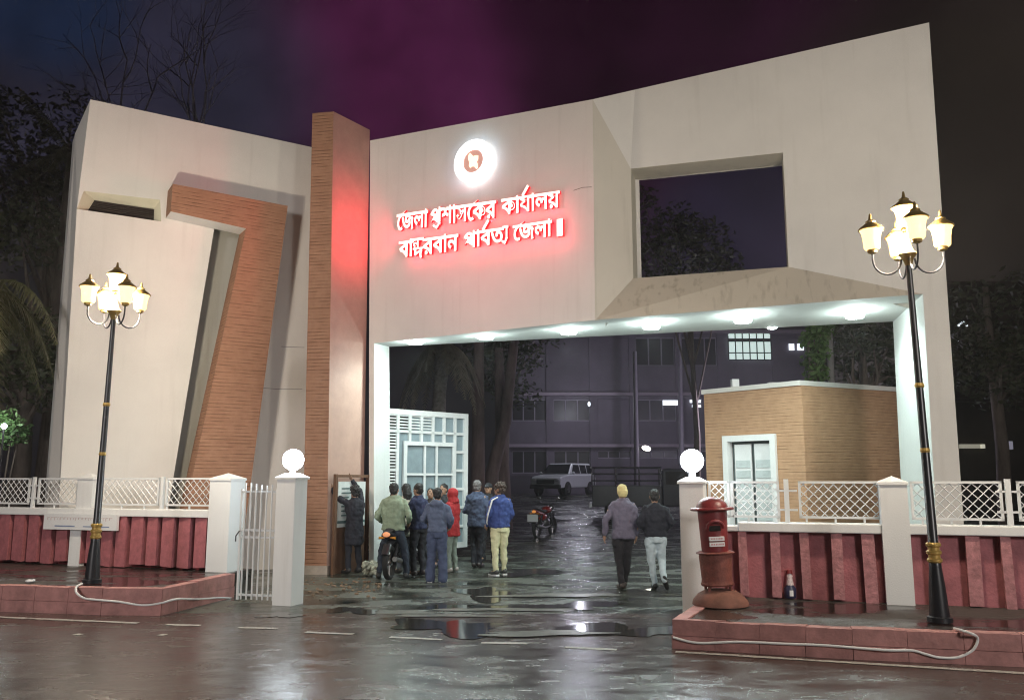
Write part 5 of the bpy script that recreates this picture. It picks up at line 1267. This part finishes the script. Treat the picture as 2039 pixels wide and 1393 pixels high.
# palms
def palm(label, base, h, crown_r, nf, seed, r=.16, droop=1.0, bark=None, tilt=(0, 0), leafw=.04, up=.5, fm=None):
    t = thing('palm_tree', label, 'palm', base, group='palms near the gate'); rnd = random.Random(seed)
    m = MB(); top = Vector((tilt[0], tilt[1], h)); pts = [top * (k / 8) + Vector((.05 * math.sin(k), 0, 0)) for k in range(9)]; m.tube([p - Vector((0, 0, .05)) if i == 0 else p for i, p in enumerate(pts)], [r * (1.1 if k % 2 else .95) for k in range(9)], 10); m.build('trunk', bark or BARK, t, smooth=True, world=False)
    for f_ in range(nf):
        a_ = f_ * 2.4 + rnd.uniform(-.2, .2); el = rnd.uniform(-.3, up); d = Vector((math.cos(a_), math.sin(a_), 0)); L_ = crown_r * rnd.uniform(.8, 1.15); m = MB(); P = []
        for k in range(10):
            u = k / 9; P.append(top + d * L_ * u * (1 - .25 * u) + Vector((0, 0, L_ * (el * u - droop * u * u))))
        m.tube(P, [.022 * (1 - .08 * k) for k in range(10)], 5)
        for k in range(1, 46):
            u = k / 46 * 9; i = min(int(u), 8); p = P[i].lerp(P[i + 1], u - i); tt = (P[i + 1] - P[i]).normalized(); sd = tt.cross(Vector((0, 0, 1))).normalized(); ll = crown_r * .24 * math.sin(math.pi * (.15 + .8 * k / 46))
            for sg in (-1, 1):
                e = p + sd * sg * ll * .7 + tt * ll * .45 + Vector((0, 0, -ll * rnd.uniform(.25, .8))); m.face([p, p + tt * leafw, e])
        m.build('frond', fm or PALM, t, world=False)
    return t
palm('palm with drooping fronds at the far left edge lit by the street lamp', B(-70, 14.8), 5.2, 2.0, 13, 1, .17, .9)
palm('ragged palm behind the open gate leaf with hanging pale fronds', B(875, 27), 6.1, 2.0, 15, 3, .22, 1.1, mat('mottled_palm_bark', (.30, .26, .25), .85, .5, 8, .6, 20), fm=leafy('lit_tone_frond', (.16, .13, .10), (.40, .34, .26)), leafw=.07)  # downlight falling on this palm put into a paler frond colour
palm('fan-leaved palm top beyond the upper left corner of the gate', B(95, 26), 12.2, 2.3, 14, 4, .2, .35, up=1.1)
for (px, Yp, sx, yt, lb_) in ((952, 29, 0, 740, 'upright bare tree trunk directly right of the open gate leaf'), (975, 29.6, .9, 770, 'leaning bare trunk, middle one right of the open gate leaf'), (1004, 30.2, -.2, 800, 'bare trunk, farthest right beside the open gate leaf')):
    t = thing('bare_trunk_tree', lb_, 'tree', B(px, Yp), group='bare trunks beyond the gate leaf'); z_ = at(px, yt, Yp).z; m = MB(); m.tube([(0, 0, -.1), (sx * .1, 0, z_ * .4), (sx * .6, 0, z_ * .75), (sx, 0, z_ + 2)], [.34, .24, .22, .16], 10)
    m.build('trunk', mat('brown_violet_bark', (.17, .12, .12), .85, .4, 4, .6, 15, stretch=(1, 1, .3)), t, smooth=True, world=False)
    m = MB(); cc = B(px, Yp); crown_mesh(m, [(cc[0] + sx, Yp, z_ + 2.2, 1.1), (cc[0] + sx + .8, Yp, z_ + 2.6, .9)], 220, .12, px); m.build('crown', LEAF, t)
# bare branches against the sky
def branch(m, p, d, L_, r, depth, rnd):
    P = [p]; dd_ = d
    for k in range(5):
        dd_ = (dd_ + Vector((rnd.gauss(0, .13), rnd.gauss(0, .08), rnd.gauss(0, .08)))).normalized(); P.append(P[-1] + dd_ * L_ / 5)
    m.tube(P, [r * (1 - .13 * k) for k in range(6)], 5)
    if depth:
        for k in range(3):
            i = rnd.choice((2, 3, 4, 5)); nd = (dd_ + Vector((rnd.uniform(-.9, .9), rnd.gauss(0, .3), rnd.uniform(-.3, .5)))).normalized(); branch(m, P[i], nd, L_ * .62, r * .5, depth - 1, rnd)
for (px, Yp, py, lb_, sd) in ((205, 24, 330, 'bare pale tree with trunk rising at the top left of the sky', 4), (372, 25, 330, 'bare thin tree whose branches fan over the middle of the left wing', 9)):
    t = thing('bare_tree', lb_, 'tree', B(px, Yp), group='bare trees above the left wing'); rnd = random.Random(sd); m = MB(); z_ = at(px, py, Yp).z
    b_ = Vector(B(px, Yp)); m.tube([b_, b_ + Vector((0, 0, z_ * .5)), b_ + Vector((0, 0, z_))], [.22, .16, .09], 8); m.build('trunk', mat('ash_bark', (.22, .20, .24), .85, .3, 4), t)
    m = MB(); 
    for k in range(4): branch(m, b_ + Vector((0, 0, z_ - .2)), Vector((rnd.uniform(-.5, .6), 0, 1)).normalized(), 3.4, .05, 3, rnd)
    m.build('branches', mat('ash_twigs', (.22, .20, .24), .85, .3, 4), t)

# ------------------------------------------------------------------ thin haze volume added to imitate glare round the lamps
m = MB(); m.box(-95, 95, -45, 110, -1, 30); hz_ = m.build('haze', bpy.data.materials.new('added_glare_haze')); hz_['kind'] = 'stuff'
hm = hz_.data.materials[0]; hm.use_nodes = True; n = hm.node_tree; n.nodes.clear()
o_ = n.nodes.new('ShaderNodeOutputMaterial'); p_ = n.nodes.new('ShaderNodeVolumePrincipled'); p_.inputs['Color'].default_value = (.9, .9, .9, 1); p_.inputs['Density'].default_value = .0014; p_.inputs['Anisotropy'].default_value = .55
n.links.new(p_.outputs[0], o_.inputs['Volume'])
